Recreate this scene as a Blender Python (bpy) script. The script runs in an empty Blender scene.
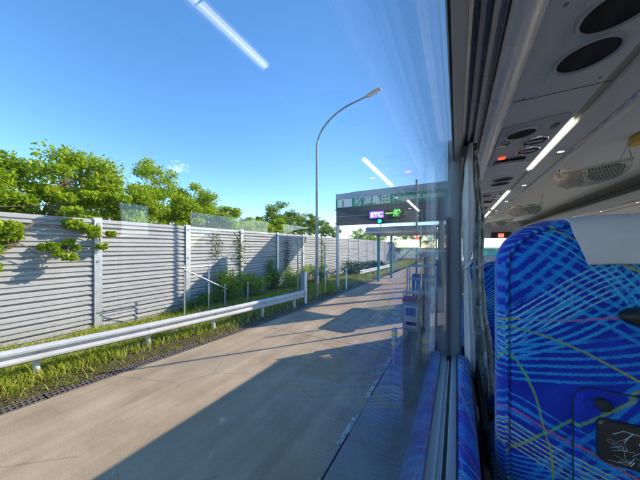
import bpy, math, random
from math import sin, cos, pi, radians, sqrt, atan2
from mathutils import Vector

random.seed(7)
S = bpy.context.scene
COL = S.collection

# ------------------------------------------------------------------ camera, sky, sun, exposure
EYE = 2.8                      # eye height of a passenger in a high-deck coach
cam_d = bpy.data.cameras.new('camera')
cam_d.sensor_width = 36.0
cam_d.lens = 13.78
cam_d.shift_y = 0.0109
cam_d.clip_start = 0.004
cam_d.clip_end = 4000
cam = bpy.data.objects.new('camera', cam_d)
cam.location = (0, 0, EYE)
cam.rotation_euler = (radians(90), 0, radians(29.2))
COL.objects.link(cam)
S.camera = cam

SUN_TRAVEL = Vector((-1.08, -1.35, -1.0)).normalized()
SUN_ELEV = math.asin(-SUN_TRAVEL.z)
to_sun = -SUN_TRAVEL
world = bpy.data.worlds.new('World')
S.world = world
world.use_nodes = True
wn = world.node_tree
wn.nodes.clear()
w_out = wn.nodes.new('ShaderNodeOutputWorld')
w_bg = wn.nodes.new('ShaderNodeBackground')
w_bg.inputs['Strength'].default_value = 0.145
w_sky = wn.nodes.new('ShaderNodeTexSky')
w_sky.sky_type = 'NISHITA'
w_sky.sun_disc = False
w_sky.sun_elevation = SUN_ELEV
w_sky.sun_rotation = atan2(to_sun.x, to_sun.y)
w_sky.air_density = 1.0
w_sky.dust_density = 0.15
w_sky.ozone_density = 3.2
# a small torn wisp of cloud low over the trees
w_geo = wn.nodes.new('ShaderNodeTexCoord')
w_dot = wn.nodes.new('ShaderNodeVectorMath'); w_dot.operation = 'DISTANCE'
wd = Vector((-.488 - .571*.873, .873 - .571*.488, .314)).normalized()
w_dot.inputs[1].default_value = wd
w_map = wn.nodes.new('ShaderNodeMapRange')
w_map.inputs['From Min'].default_value = 0.06
w_map.inputs['From Max'].default_value = 0.0
w_noise = wn.nodes.new('ShaderNodeTexNoise')
w_noise.inputs['Scale'].default_value = 34
w_noise.inputs['Detail'].default_value = 6
w_noise.inputs['Distortion'].default_value = .6
w_add = wn.nodes.new('ShaderNodeMath'); w_add.operation = 'MULTIPLY'
w_r = wn.nodes.new('ShaderNodeMapRange')
w_r.inputs['From Min'].default_value = 0.0
w_r.inputs['From Max'].default_value = 0.5
w_r.inputs['To Max'].default_value = 0.55
w_mix = wn.nodes.new('ShaderNodeMix'); w_mix.data_type = 'RGBA'
w_mix.inputs['B'].default_value = (4.2, 4.6, 5.0, 1)
L = wn.links.new
L(w_geo.outputs['Generated'], w_dot.inputs[0])
L(w_geo.outputs['Generated'], w_noise.inputs['Vector'])
L(w_dot.outputs['Value'], w_map.inputs['Value'])
w_add.operation = 'MULTIPLY_ADD'
L(w_noise.outputs['Fac'], w_add.inputs[0])
w_add.inputs[1].default_value = 2.6
w_sub = wn.nodes.new('ShaderNodeMath'); w_sub.operation = 'SUBTRACT'; w_sub.inputs[1].default_value = 1.88
L(w_map.outputs['Result'], w_sub.inputs[0])
L(w_sub.outputs['Value'], w_add.inputs[2])
L(w_add.outputs['Value'], w_r.inputs['Value'])
L(w_r.outputs['Result'], w_mix.inputs['Factor'])
w_hs = wn.nodes.new('ShaderNodeHueSaturation'); w_hs.inputs['Saturation'].default_value = 1.2
L(w_sky.outputs['Color'], w_hs.inputs['Color'])
L(w_hs.outputs['Color'], w_mix.inputs['A'])
L(w_mix.outputs['Result'], w_bg.inputs['Color'])
L(w_bg.outputs['Background'], w_out.inputs['Surface'])

sun_d = bpy.data.lights.new('sun', 'SUN')
sun_d.energy = 3.3
sun_d.angle = radians(0.5)
sun_d.color = (1.0, 0.87, 0.68)
sun = bpy.data.objects.new('sun', sun_d)
sun.rotation_euler = SUN_TRAVEL.to_track_quat('-Z', 'Y').to_euler()
sun.location = (20, 25, 30)
COL.objects.link(sun)

S.view_settings.view_transform = 'Standard'
S.view_settings.look = 'None'
S.view_settings.exposure = 1.28
S.view_settings.gamma = 1.0
S.view_settings.use_curve_mapping = False
S.render.engine = 'CYCLES'
S.cycles.use_denoising = True
S.cycles.denoiser = 'OPENIMAGEDENOISE'
S.cycles.max_bounces = 10
S.cycles.diffuse_bounces = 8
S.cycles.glossy_bounces = 4
S.cycles.transmission_bounces = 4
S.cycles.transparent_max_bounces = 24
S.cycles.sample_clamp_indirect = 6.0
S.cycles.use_adaptive_sampling = False

# ------------------------------------------------------------------ material helpers
class N:
    """tiny node-tree writer"""
    def __init__(self, name):
        self.m = bpy.data.materials.new(name)
        self.m.use_nodes = True
        self.t = self.m.node_tree
        self.t.nodes.clear()
        self.out = self.t.nodes.new('ShaderNodeOutputMaterial')
    def node(self, kind, **kw):
        n = self.t.nodes.new(kind)
        for k, v in kw.items():
            setattr(n, k, v)
        return n
    def put(self, sock, v):
        if v is None: return
        if hasattr(v, 'is_output'):
            self.t.links.new(v, sock)
        else:
            sock.default_value = v
    def math(self, op, a, b=None, c=None, clamp=False):
        n = self.node('ShaderNodeMath', operation=op, use_clamp=clamp)
        self.put(n.inputs[0], a); self.put(n.inputs[1], b); self.put(n.inputs[2], c)
        return n.outputs[0]
    def coord(self, which='Object'):
        return self.node('ShaderNodeTexCoord').outputs[which]
    def mapping(self, vec, scale=(1,1,1), loc=(0,0,0), rot=(0,0,0)):
        n = self.node('ShaderNodeMapping')
        self.put(n.inputs['Vector'], vec)
        n.inputs['Scale'].default_value = scale
        n.inputs['Location'].default_value = loc
        n.inputs['Rotation'].default_value = rot
        return n.outputs[0]
    def noise(self, vec, scale, detail=4, rough=.55, dist=0.0):
        n = self.node('ShaderNodeTexNoise')
        self.put(n.inputs['Vector'], vec)
        n.inputs['Scale'].default_value = scale
        n.inputs['Detail'].default_value = detail
        n.inputs['Roughness'].default_value = rough
        n.inputs['Distortion'].default_value = dist
        return n.outputs['Fac']
    def ramp(self, fac, stops):
        n = self.node('ShaderNodeValToRGB')
        self.put(n.inputs[0], fac)
        els = n.color_ramp.elements
        while len(els) < len(stops): els.new(0.5)
        for e, (p, c) in zip(els, stops):
            e.position = p
            e.color = (*c, 1) if len(c) == 3 else c
        return n.outputs[0]
    def mix(self, f, a, b, blend='MIX'):
        n = self.node('ShaderNodeMix', data_type='RGBA', blend_type=blend)
        self.put(n.inputs['Factor'], f)
        self.put(n.inputs['A'], a if hasattr(a, 'is_output') else (*a, 1))
        self.put(n.inputs['B'], b if hasattr(b, 'is_output') else (*b, 1))
        return n.outputs['Result']
    def maprange(self, v, a, b, c=0.0, d=1.0):
        n = self.node('ShaderNodeMapRange')
        self.put(n.inputs['Value'], v)
        for k, x in zip(('From Min', 'From Max', 'To Min', 'To Max'), (a, b, c, d)):
            n.inputs[k].default_value = x
        return n.outputs['Result']
    def bump(self, h, strength=.3, dist=.01):
        n = self.node('ShaderNodeBump')
        n.inputs['Strength'].default_value = strength
        n.inputs['Distance'].default_value = dist
        self.put(n.inputs['Height'], h)
        return n.outputs['Normal']
    def bsdf(self, color, rough=.6, metal=0.0, normal=None, spec=.5, emit=None, estr=0.0, sheen=0.0):
        n = self.node('ShaderNodeBsdfPrincipled')
        self.put(n.inputs['Base Color'], color if hasattr(color, 'is_output') else (*color, 1))
        self.put(n.inputs['Roughness'], rough)
        self.put(n.inputs['Metallic'], metal)
        n.inputs['Specular IOR Level'].default_value = spec
        if normal is not None: self.put(n.inputs['Normal'], normal)
        if sheen: n.inputs['Sheen Weight'].default_value = sheen
        if emit is not None:
            n.inputs['Emission Color'].default_value = (*emit, 1)
            n.inputs['Emission Strength'].default_value = estr
        return n.outputs[0]
    def done(self, shader):
        self.t.links.new(shader, self.out.inputs['Surface'])
        return self.m

def simple(name, col, rough=.6, metal=0.0, var=.12, scale=8, spec=.5, bump=0.0, bscale=60):
    n = N(name)
    co = n.coord('Object')
    f = n.noise(co, scale, 5)
    lo = tuple(c*(1-var) for c in col); hi = tuple(min(1, c*(1+var)) for c in col)
    c = n.ramp(f, [(.3, lo), (.7, hi)])
    nm = n.bump(n.noise(co, bscale, 3), bump, .004) if bump else None
    r = n.maprange(n.noise(co, scale*2.3, 3), .3, .7, max(0, rough-.08), min(1, rough+.08))
    return n.done(n.bsdf(c, r, metal, nm, spec))

def emitter(name, col, strength):
    n = N(name)
    return n.done(n.bsdf(tuple(min(1, c) for c in col), .4, emit=col, estr=strength))

M = {}

def fabric(name, mode):
    n = N(name)
    co = n.coord('Object')
    sp = n.node('ShaderNodeSeparateXYZ'); n.put(sp.inputs[0], co)
    x, y, z = sp.outputs
    if mode == 'seat':
        u = n.math('ADD', x, n.math('MULTIPLY', y, .9))
        v = n.math('ADD', z, n.math('MULTIPLY', y, .35))
    else:
        u = n.math('MULTIPLY', x, 1.2)
        v = n.math('MULTIPLY', y, .6)
    wob = n.math('ADD', n.math('MULTIPLY', n.math('SUBTRACT', n.noise(co, 4, 2), .5), .022), n.math('MULTIPLY', n.math('SUBTRACT', n.noise(co, 70, 2), .5), .0014))
    weave = n.noise(co, 420, 2)
    col = n.ramp(n.noise(co, 9, 3), [(.3, (.006, .022, .34)), (.55, (.009, .036, .48)), (.75, (.012, .065, .58))])
    def quad(a, b, k, off):
        q1 = n.math('ADD', n.math('MULTIPLY', u, a), n.math('MULTIPLY', v, b))
        q2 = n.math('ADD', n.math('MULTIPLY', u, -b), n.math('MULTIPLY', v, a))
        q2 = n.math('ADD', q2, off*.6)
        q = n.math('ADD', q1, n.math('MULTIPLY', n.math('MULTIPLY', q2, q2), k))
        return n.math('ADD', n.math('ADD', q, wob), off), q2
    # bundles of light blue parallel strokes sweeping in arcs
    for i, (ang, k, P, w, ns, c, off) in enumerate([
            (46, .45, .270, .30, 52, (.012, .25, .74), .11),
            (-44, -.55, .300, .30, 50, (.014, .29, .78), .04),
            (66, -.95, .360, .28, 66, (.02, .36, .80), .27),
            (-60, .85, .40, .26, 80, (.05, .48, .82), .31),
            (30, 1.4, .50, .14, 105, (.20, .56, .74), .17),
            (-26, -1.5, .58, .10, 105, (.50, .56, .26), .40),
            (38, -.7, .44, .22, 60, (.016, .30, .78), .36)]):
        a, b = cos(radians(ang)), sin(radians(ang))
        q, q2 = quad(-b, a, k, off)
        r = n.math('FRACT', n.math('DIVIDE', q, P))
        band = n.math('LESS_THAN', r, w)
        st = n.math('ABSOLUTE', n.math('SUBTRACT', n.math('FRACT', n.math('MULTIPLY', q, ns)), .5))
        st = n.math('ADD', st, n.math('MULTIPLY', n.math('SUBTRACT', n.noise(n.mapping(co, (1, 1, 1), (i, i*2, 3)), 160, 3, .7), .5), .50))
        st = n.maprange(st, [.30, .24, .27, .20, .22, .20, .24][i], [.16, .12, .14, .08, .10, .08, .12][i])
        fade = n.maprange(n.noise(n.mapping(co, (1, 1, 1), (i*3.1, i, 0)), 8, 3, .6), .36, .46)
        m = n.math('MULTIPLY', n.math('MULTIPLY', band, st), n.math('MULTIPLY', fade, .92))
        col = n.mix(m, col, c)
    # thin coloured strokes that shift from yellow over green to orange and pink
    stops = [(0, (.42, .40, .03)), (.3, (.08, .42, .16)), (.5, (.50, .34, .03)), (.7, (.50, .15, .05)), (.85, (.42, .12, .40)), (1, (.05, .38, .62))]
    for i, (ang, k, P, w, off) in enumerate([
            (36, .5, .33, .0026, .10), (-47, -.6, .37, .0026, .02), (-58, .8, .29, .0018, .19), (25, -.8, .41, .0022, .33),
            (60, 1.0, .36, .0018, .05), (-22, .9, .45, .0022, .29)]):
        a, b = cos(radians(ang)), sin(radians(ang))
        q, q2 = quad(-b, a, k, off)
        r = n.math('FRACT', n.math('DIVIDE', q, P))
        m = n.maprange(n.math('ADD', n.math('ABSOLUTE', n.math('SUBTRACT', r, .3)), n.math('MULTIPLY', n.math('SUBTRACT', n.noise(co, 150, 3, .7), .5), .020)), 1.5*w/P, .5*w/P)
        hue = n.math('FRACT', n.math('ADD', n.math('MULTIPLY', q2, 1.3), i*.23))
        c = n.ramp(hue, stops)
        col = n.mix(n.math('MULTIPLY', m, .85), col, c)
    # flecks
    vo = n.node('ShaderNodeTexVoronoi'); n.put(vo.inputs['Vector'], co); vo.inputs['Scale'].default_value = 240
    fl = n.math('MULTIPLY', n.math('LESS_THAN', vo.outputs['Distance'], .2), n.math('GREATER_THAN', n.noise(co, 25, 2), .55))
    col = n.mix(n.math('MULTIPLY', fl, .45), col, (.06, .14, .55))
    col = n.mix(.35, col, n.ramp(weave, [(.3, (.0, .0, .01)), (.7, (1, 1, 1))]), 'MULTIPLY')
    nm = n.bump(weave, .35, .002)
    return n.done(n.bsdf(col, .92, 0, nm, .15, sheen=.25))

M['fabric'] = fabric('patterned_blue_fabric', 'seat')
M['fabric_sill'] = fabric('patterned_blue_ledge_fabric', 'sill')
M['cover'] = simple('grey_headrest_cloth', (.56, .55, .56), .9, 0, .06, 20, .2, .25, 500)
M['plastic_grey'] = simple('grey_trim_plastic', (.40, .44, .47), .45, 0, .06, 5, .5, .1, 300)
M['plastic_mid'] = simple('mid_grey_plastic', (.59, .61, .59), .5, 0, .06, 4, .4, .12, 400)
M['rail_metal'] = simple('brushed_rail_metal', (.34, .35, .35), .34, .7, .1, 12)
M['pillar'] = simple('window_pillar_plastic', (.25, .30, .34), .42, 0, .07, 6)
M['beige_roll'] = simple('beige_padded_roll', (.93, .87, .79), .28, 0, .03, 6, .6)
M['liner'] = simple('grey_felt_ceiling', (.72, .74, .71), .85, 0, .10, 260, .2, .5, 500)
M['black'] = simple('black_rubber', (.012, .012, .014), .6, 0, .2, 9)
M['blackplastic'] = simple('black_plastic', (.02, .021, .023), .35, 0, .2, 9)
M['darkwall'] = simple('dark_side_lining', (.022, .027, .034), .75, 0, .2, 7, .3, .2, 300)
M['floor'] = simple('grey_floor_lining', (.36, .36, .36), .7, 0, .2, 5)
M['chrome'] = simple('polished_trim', (.75, .74, .70), .2, 1.0, .05, 9)
M['olive_strip'] = simple('lamp_strip_housing', (.40, .38, .30), .4, .3, .1, 9)
M['body'] = simple('white_coach_paint', (.74, .76, .78), .3, 0, .04, 2)
M['red_button'] = emitter('lit_red_button', (1.0, .12, .04), .5)
M['red_sign'] = emitter('lit_red_sign', (1.0, .08, .06), 1.6)
M['led'] = emitter('lit_strip_lamp', (1.0, .93, .78), 2.4)
M['led_spot'] = emitter('lit_spot_lamp', (1.0, .97, .92), 2.6)
def grille_mat():
    n = N('perforated_grille')
    co = n.coord('Object')
    vo = n.node('ShaderNodeTexVoronoi'); n.put(vo.inputs['Vector'], co); vo.inputs['Scale'].default_value = 260; vo.inputs['Randomness'].default_value = .12
    f = n.maprange(vo.outputs['Distance'], .30, .42)
    c = n.mix(f, (.003, .003, .004), (.030, .031, .033))
    return n.done(n.bsdf(c, .75, 0, n.bump(f, .5, .002), .2))
M['grille'] = grille_mat()
M['net'] = simple('pale_net_cord', (.60, .62, .54), .8, 0, .15, 30)
M['beige_cloth'] = simple('beige_bundle_cloth', (.66, .55, .45), .9, 0, .25, 18, .2, .4, 40)
M['green_cloth'] = simple('green_bundle_cloth', (.10, .24, .17), .9, 0, .3, 18, .2, .4, 40)
M['yellow'] = simple('yellow_plastic', (.75, .50, .04), .45)

def lace():
    n = N('white_lace_curtain')
    co = n.coord('Object')
    f = n.noise(n.mapping(co, (1, 1, .15)), 90, 3)
    c = n.ramp(f, [(.3, (.78, .82, .84)), (.7, (.93, .95, .96))])
    b = n.node('ShaderNodeBsdfTranslucent'); n.put(b.inputs[0], c)
    mx = n.node('ShaderNodeMixShader'); mx.inputs[0].default_value = .5
    n.put(mx.inputs[1], n.bsdf(c, .9, 0, n.bump(f, .4, .004), .1)); n.put(mx.inputs[2], b.outputs[0])
    return n.done(mx.outputs[0])
M['lace'] = lace()

def drape():
    n = N('grey_green_leaf_drape')
    co = n.coord('Object')
    f = n.noise(n.mapping(co, (1, 1, .6)), 24, 2, .5, 1.2)
    c = n.ramp(f, [(.40, (.34, .39, .37)), (.47, (.38, .44, .41)), (.52, (.70, .74, .71)), (.62, (.76, .79, .76)), (.66, (.44, .50, .47))])
    return n.done(n.bsdf(c, .9, 0, n.bump(n.noise(co, 400, 2), .3, .003), .15))
M['drape'] = drape()

def glass(name, tint):
    n = N(name)
    geo = n.node('ShaderNodeNewGeometry')
    ior = n.math('ADD', 1.5, n.math('MULTIPLY', geo.outputs['Backfacing'], 1/1.5 - 1.5))
    fr = n.node('ShaderNodeFresnel'); n.put(fr.inputs['IOR'], ior)
    tr = n.node('ShaderNodeBsdfTransparent'); tr.inputs[0].default_value = (*tint, 1)
    gl = n.node('ShaderNodeBsdfGlossy'); gl.inputs['Roughness'].default_value = 0.0
    gl.inputs['Color'].default_value = (.95, .97, 1, 1)
    mx = n.node('ShaderNodeMixShader')
    n.put(mx.inputs[0], n.math('MULTIPLY', fr.outputs[0], .80)); n.put(mx.inputs[1], tr.outputs[0]); n.put(mx.inputs[2], gl.outputs[0])
    return n.done(mx.outputs[0])
M['glass'] = glass('clear_window_glass', (.985, .993, .995))
M['glass_dark'] = glass('tinted_window_glass', (.62, .68, .70))

# outside
def road_mat():
    n = N('worn_concrete_road')
    co = n.coord('Object')
    streak = n.noise(n.mapping(co, (1, .06, 1)), 3.2, 6, .6)
    blot = n.noise(co, .9, 6, .62)
    fine = n.noise(co, 55, 5, .7)
    c = n.ramp(blot, [(.28, (.38, .28, .18)), (.5, (.49, .375, .25)), (.72, (.56, .445, .31))])
    c = n.mix(.55, c, n.ramp(streak, [(.3, (.50, .49, .48)), (.62, (1, 1, 1))]), 'MULTIPLY')
    c = n.mix(.5, c, n.ramp(fine, [(.3, (.40, .40, .40)), (.65, (1.0, 1.0, 1.0))]), 'MULTIPLY')
    grit = n.noise(co, 190, 3, .8)
    c = n.mix(.55, c, n.ramp(grit, [(.34, (.35, .34, .33)), (.5, (.95, .95, .95)), (.66, (1.25, 1.22, 1.18))]), 'MULTIPLY')
    pat = n.noise(n.mapping(co, (1, .5, 1), (9, 1, 0)), .55, 3, .5)
    c = n.mix(n.maprange(pat, .52, .60, 0, .28), c, (.22, .175, .125))
    oil = n.noise(n.mapping(co, (1, .25, 1), (4, 2, 0)), 1.4, 5, .6)
    c = n.mix(n.maprange(oil, .60, .74, 0, .3), c, (.085, .080, .075))
    w = n.node('ShaderNodeTexVoronoi', feature='DISTANCE_TO_EDGE'); n.put(w.inputs['Vector'], n.mapping(co, (.42, .42, 0), (0, 0, 0)))
    w.inputs['Scale'].default_value = 1.0
    crack = n.math('MULTIPLY', n.math('LESS_THAN', n.math('ADD', w.outputs['Distance'], n.math('MULTIPLY', n.noise(co, 7, 4), .03)), .0195), n.math('GREATER_THAN', n.noise(co, .5, 2), .52))
    c = n.mix(n.math('MULTIPLY', crack, .3), c, (.07, .062, .055))
    return n.done(n.bsdf(c, n.maprange(fine, .3, .7, .72, .9), 0, n.bump(n.math('ADD', fine, n.math('MULTIPLY', grit, .6)), .55, .008), .3))
M['road'] = road_mat()

def ground_mat():
    n = N('verge_soil')
    co = n.coord('Object')
    f = n.noise(co, 2.0, 6, .65); g = n.noise(co, 30, 5, .7)
    c = n.ramp(f, [(.3, (.085, .085, .03)), (.5, (.10, .095, .035)), (.7, (.15, .115, .065))])
    c = n.mix(.5, c, n.ramp(g, [(.3, (.4, .4, .4)), (.7, (1, 1, 1))]), 'MULTIPLY')
    return n.done(n.bsdf(c, .95, 0, n.bump(g, .8, .03), .1))
M['soil'] = ground_mat()
M['lane'] = simple('far_ground', (.20, .19, .16), .9, 0, .25, .4)

def leaf_mat(name, cols, trans=.52):
    n = N(name)
    geo = n.node('ShaderNodeNewGeometry')
    rnd = geo.outputs['Random Per Island']
    st = [(i/(len(cols)-1), c) for i, c in enumerate(cols)]
    c = n.ramp(rnd, st)
    big = n.noise(n.coord('Object'), .9, 3)
    c = n.mix(.45, c, n.ramp(big, [(.3, (.70, .78, .60)), (.7, (1, 1, 1))]), 'MULTIPLY')
    b = n.node('ShaderNodeBsdfTranslucent'); n.put(b.inputs[0], n.mix(.5, c, (.9, 1, .3), 'MULTIPLY'))
    mx = n.node('ShaderNodeMixShader'); mx.inputs[0].default_value = trans
    n.put(mx.inputs[1], n.bsdf(c, .5, 0, None, .35)); n.put(mx.inputs[2], b.outputs[0])
    return n.done(mx.outputs[0])
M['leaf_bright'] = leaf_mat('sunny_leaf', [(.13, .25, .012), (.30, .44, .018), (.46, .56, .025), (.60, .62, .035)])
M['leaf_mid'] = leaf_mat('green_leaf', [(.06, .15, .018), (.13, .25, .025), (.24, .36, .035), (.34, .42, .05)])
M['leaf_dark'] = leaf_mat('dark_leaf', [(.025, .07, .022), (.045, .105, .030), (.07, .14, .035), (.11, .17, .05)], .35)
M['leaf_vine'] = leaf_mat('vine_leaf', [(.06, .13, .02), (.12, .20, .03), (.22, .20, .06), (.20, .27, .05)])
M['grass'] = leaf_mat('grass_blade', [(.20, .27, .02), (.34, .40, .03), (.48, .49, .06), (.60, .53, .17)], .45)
M['bark'] = simple('grey_bark', (.16, .12, .085), .9, 0, .3, 9, .2, .6, 40)

def panel_mat():
    n = N('galvanised_barrier_panel')
    co = n.coord('Object')
    s = n.noise(n.mapping(co, (1, .25, 1)), 6, 5, .6)
    st = n.noise(n.mapping(co, (1, 3.0, .12), (2, 1, 0)), 3, 5, .65)
    oi = n.node('ShaderNodeObjectInfo')
    c = n.ramp(s, [(.3, (.315, .315, .32)), (.7, (.41, .405, .40))])
    c = n.mix(.3, c, n.ramp(oi.outputs['Random'], [(0, (.72, .72, .73)), (1, (1, 1, 1))]), 'MULTIPLY')
    c = n.mix(n.maprange(st, .55, .75, 0, .45), c, (.22, .19, .15))
    fine = n.noise(n.mapping(co, (1, 1, 2.5)), 45, 3, .7)
    c = n.mix(.28, c, n.ramp(fine, [(.35, (.55, .55, .56)), (.65, (1, 1, 1))]), 'MULTIPLY')
    return n.done(n.bsdf(c, .6, .0, n.bump(fine, .25, .01), .35))
M['panel'] = panel_mat()
M['galv'] = simple('galvanised_steel', (.50, .51, .52), .42, .45, .12, 6)
M['galv_dark'] = simple('weathered_steel', (.27, .29, .31), .5, .4, .15, 6)
M['rail_white'] = simple('white_guardrail_paint', (.52, .52, .515), .42, .1, .10, 3)
M['grate'] = simple('rusty_drain_steel', (.16, .14, .125), .7, .4, .3, 14)
M['sign_green'] = simple('sign_green_sheet', (.008, .30, .15), .4, 0, .06, 3)
M['sign_grey'] = simple('sign_frame_grey', (.36, .42, .50), .5, .1, .06, 3)
M['sign_dark'] = simple('dark_sign_panel', (.075, .085, .105), .55, .1, .1, 3)
M['white_paint'] = simple('white_sheet', (.80, .80, .80), .45, 0, .03, 4)
M['sign_ink'] = simple('dark_sign_ink', (.04, .05, .07), .5)
M['led_violet'] = emitter('violet_led_panel', (.16, .07, 1.0), 1.3)
M['led_white'] = emitter('white_led_letters', (.85, .88, 1.0), 1.3)
M['led_green'] = emitter('green_led_letters', (.16, .75, .10), .9)
M['signal_green'] = emitter('lit_green_signal', (.0, .9, .55), 1.2)
M['booth_green'] = simple('green_post_paint', (.10, .34, .24), .5)
M['canopy'] = simple('blue_grey_canopy', (.34, .39, .45), .55, .1, .08, 2)
M['teal'] = simple('teal_wall_tile', (.05, .72, .64), .5, 0, .1, 2)
M['teal_dark'] = simple('dark_teal_glazing', (.01, .42, .40), .2)
M['cream'] = simple('white_wall', (.78, .78, .76), .8, 0, .05, 2)
M['concrete'] = simple('island_concrete', (.24, .23, .215), .9, 0, .2, 2.5, .2, .5, 40)
M['machine'] = simple('blue_grey_machine_paint', (.20, .26, .34), .5, .1, .1, 4)
M['steelblue'] = simple('pale_steel', (.5, .54, .58), .35, .5, .1, 6)
M['red_paint'] = simple('red_band_paint', (.26, .05, .06), .5)
M['blue_paint'] = simple('blue_panel_paint', (.07, .13, .27), .5)
M['worn_white'] = None
def worn():
    n = N('worn_road_paint')
    co = n.coord('Object')
    f = n.noise(co, 14, 6, .7)
    c = n.mix(n.maprange(f, .42, .56, 0, 1), (.28, .25, .21), (.62, .61, .56))
    return n.done(n.bsdf(c, .8, 0, None, .3))
M['worn_white'] = worn()

# ------------------------------------------------------------------ mesh helpers
def world_off(p):
    o = Vector((0, 0, 0))
    while p is not None:
        o += Vector(p.location); p = p.parent
    return o

class MB:
    def __init__(self):
        self.v = []; self.f = []
    def add(self, vs, fs):
        b = len(self.v)
        self.v.extend(vs)
        self.f.extend([tuple(i+b for i in f) for f in fs])
        return self
    def box(self, x0, x1, y0, y1, z0, z1):
        vs = [(x, y, z) for z in (z0, z1) for y in (y0, y1) for x in (x0, x1)]
        return self.add(vs, [(0,2,3,1), (4,5,7,6), (0,1,5,4), (2,6,7,3), (0,4,6,2), (1,3,7,5)])
    def bbox(self, x0, x1, y0, y1, z0, z1, b=.01):
        """box with chamfered edges"""
        pts = []
        for z, i in ((z0, b), (z0+b, 0), (z1-b, 0), (z1, b)):
            ring = [(x0+i+b, y0+i), (x1-i-b, y0+i), (x1-i, y0+i+b), (x1-i, y1-i-b), (x1-i-b, y1-i), (x0+i+b, y1-i), (x0+i, y1-i-b), (x0+i, y0+i+b)]
            pts.append([(x, y, z) for x, y in ring])
        return self.loft(pts, cap=True)
    def loft(self, rings, cap=True, closed=True):
        n = len(rings[0]); vs = [p for r in rings for p in r]; fs = []
        for k in range(len(rings)-1):
            for i in range(n if closed else n-1):
                j = (i+1) % n
                fs.append((k*n+i, k*n+j, (k+1)*n+j, (k+1)*n+i))
        if cap:
            fs.append(tuple(range(n))[::-1]); fs.append(tuple((len(rings)-1)*n+i for i in range(n)))
        return self.add(vs, fs)
    def tube(self, pts, r, n=8, cap=True):
        pts = [Vector(p) for p in pts]
        if not isinstance(r, (list, tuple)): r = [r]*len(pts)
        rings = []
        for i, p in enumerate(pts):
            d = (pts[min(i+1, len(pts)-1)] - pts[max(i-1, 0)]).normalized()
            up = Vector((0, 0, 1)) if abs(d.z) < .95 else Vector((1, 0, 0))
            a = d.cross(up).normalized(); b = a.cross(d).normalized()
            rings.append([tuple(p + (a*cos(2*pi*k/n) + b*sin(2*pi*k/n))*r[i]) for k in range(n)])
        return self.loft(rings, cap)
    def prism_y(self, prof, y0, y1):
        """prof: list of (x,z), extruded along y"""
        return self.loft([[(x, y0, z) for x, z in prof], [(x, y1, z) for x, z in prof]])
    def prism_x(self, prof, x0, x1):
        return self.loft([[(x0, y, z) for y, z in prof], [(x1, y, z) for y, z in prof]])
    def disc_z(self, x, y, z, rx, ry, t, n=24, sl=0.0):
        rings = []
        for zz in (z, z-t):
            rings.append([(x+rx*cos(2*pi*k/n), y+ry*sin(2*pi*k/n), zz+sl*rx*cos(2*pi*k/n)) for k in range(n)])
        return self.loft(rings)
    def ring_z(self, x, y, z, ri, ro, t, n=24, sx=1.0, sl=0.0):
        prof = [(ri, z), (ri, z-t), (ro*.6+ri*.4, z-t*1.35), (ro, z-t*.4), (ro, z)]
        rings = [[(x+r*cos(2*pi*k/n)*sx, y+r*sin(2*pi*k/n), zz+sl*r*cos(2*pi*k/n)) for r, zz in prof] for k in range(n)]
        m = len(prof); vs = [p for r in rings for p in r]; fs = []
        for k in range(n):
            for i in range(m):
                j = (i+1) % m; k2 = (k+1) % n
                fs.append((k*m+i, k*m+j, k2*m+j, k2*m+i))
        return self.add(vs, fs)
    def build(self, name, mat, parent=None, smooth=False):
        me = bpy.data.meshes.new(name)
        off = world_off(parent)
        me.from_pydata([(x-off.x, y-off.y, z-off.z) for x, y, z in self.v], [], self.f)
        me.materials.append(mat if not isinstance(mat, str) else M[mat])
        import bmesh
        bm = bmesh.new(); bm.from_mesh(me)
        if len(bm.faces) < 60000:
            bmesh.ops.recalc_face_normals(bm, faces=bm.faces)
        bm.to_mesh(me); bm.free()
        if smooth:
            for p in me.polygons: p.use_smooth = True
            try: me.set_sharp_from_angle(angle=radians(38))
            except Exception: pass
        o = bpy.data.objects.new(name, me)
        COL.objects.link(o)
        if parent is not None: o.parent = parent
        return o
    def raw(self, name, mat, parent=None):
        """no normal recalculation, for loose leaf faces"""
        me = bpy.data.meshes.new(name)
        off = world_off(parent)
        me.from_pydata([(x-off.x, y-off.y, z-off.z) for x, y, z in self.v], [], self.f)
        me.materials.append(M[mat])
        o = bpy.data.objects.new(name, me)
        COL.objects.link(o)
        if parent is not None: o.parent = parent
        return o

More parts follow.
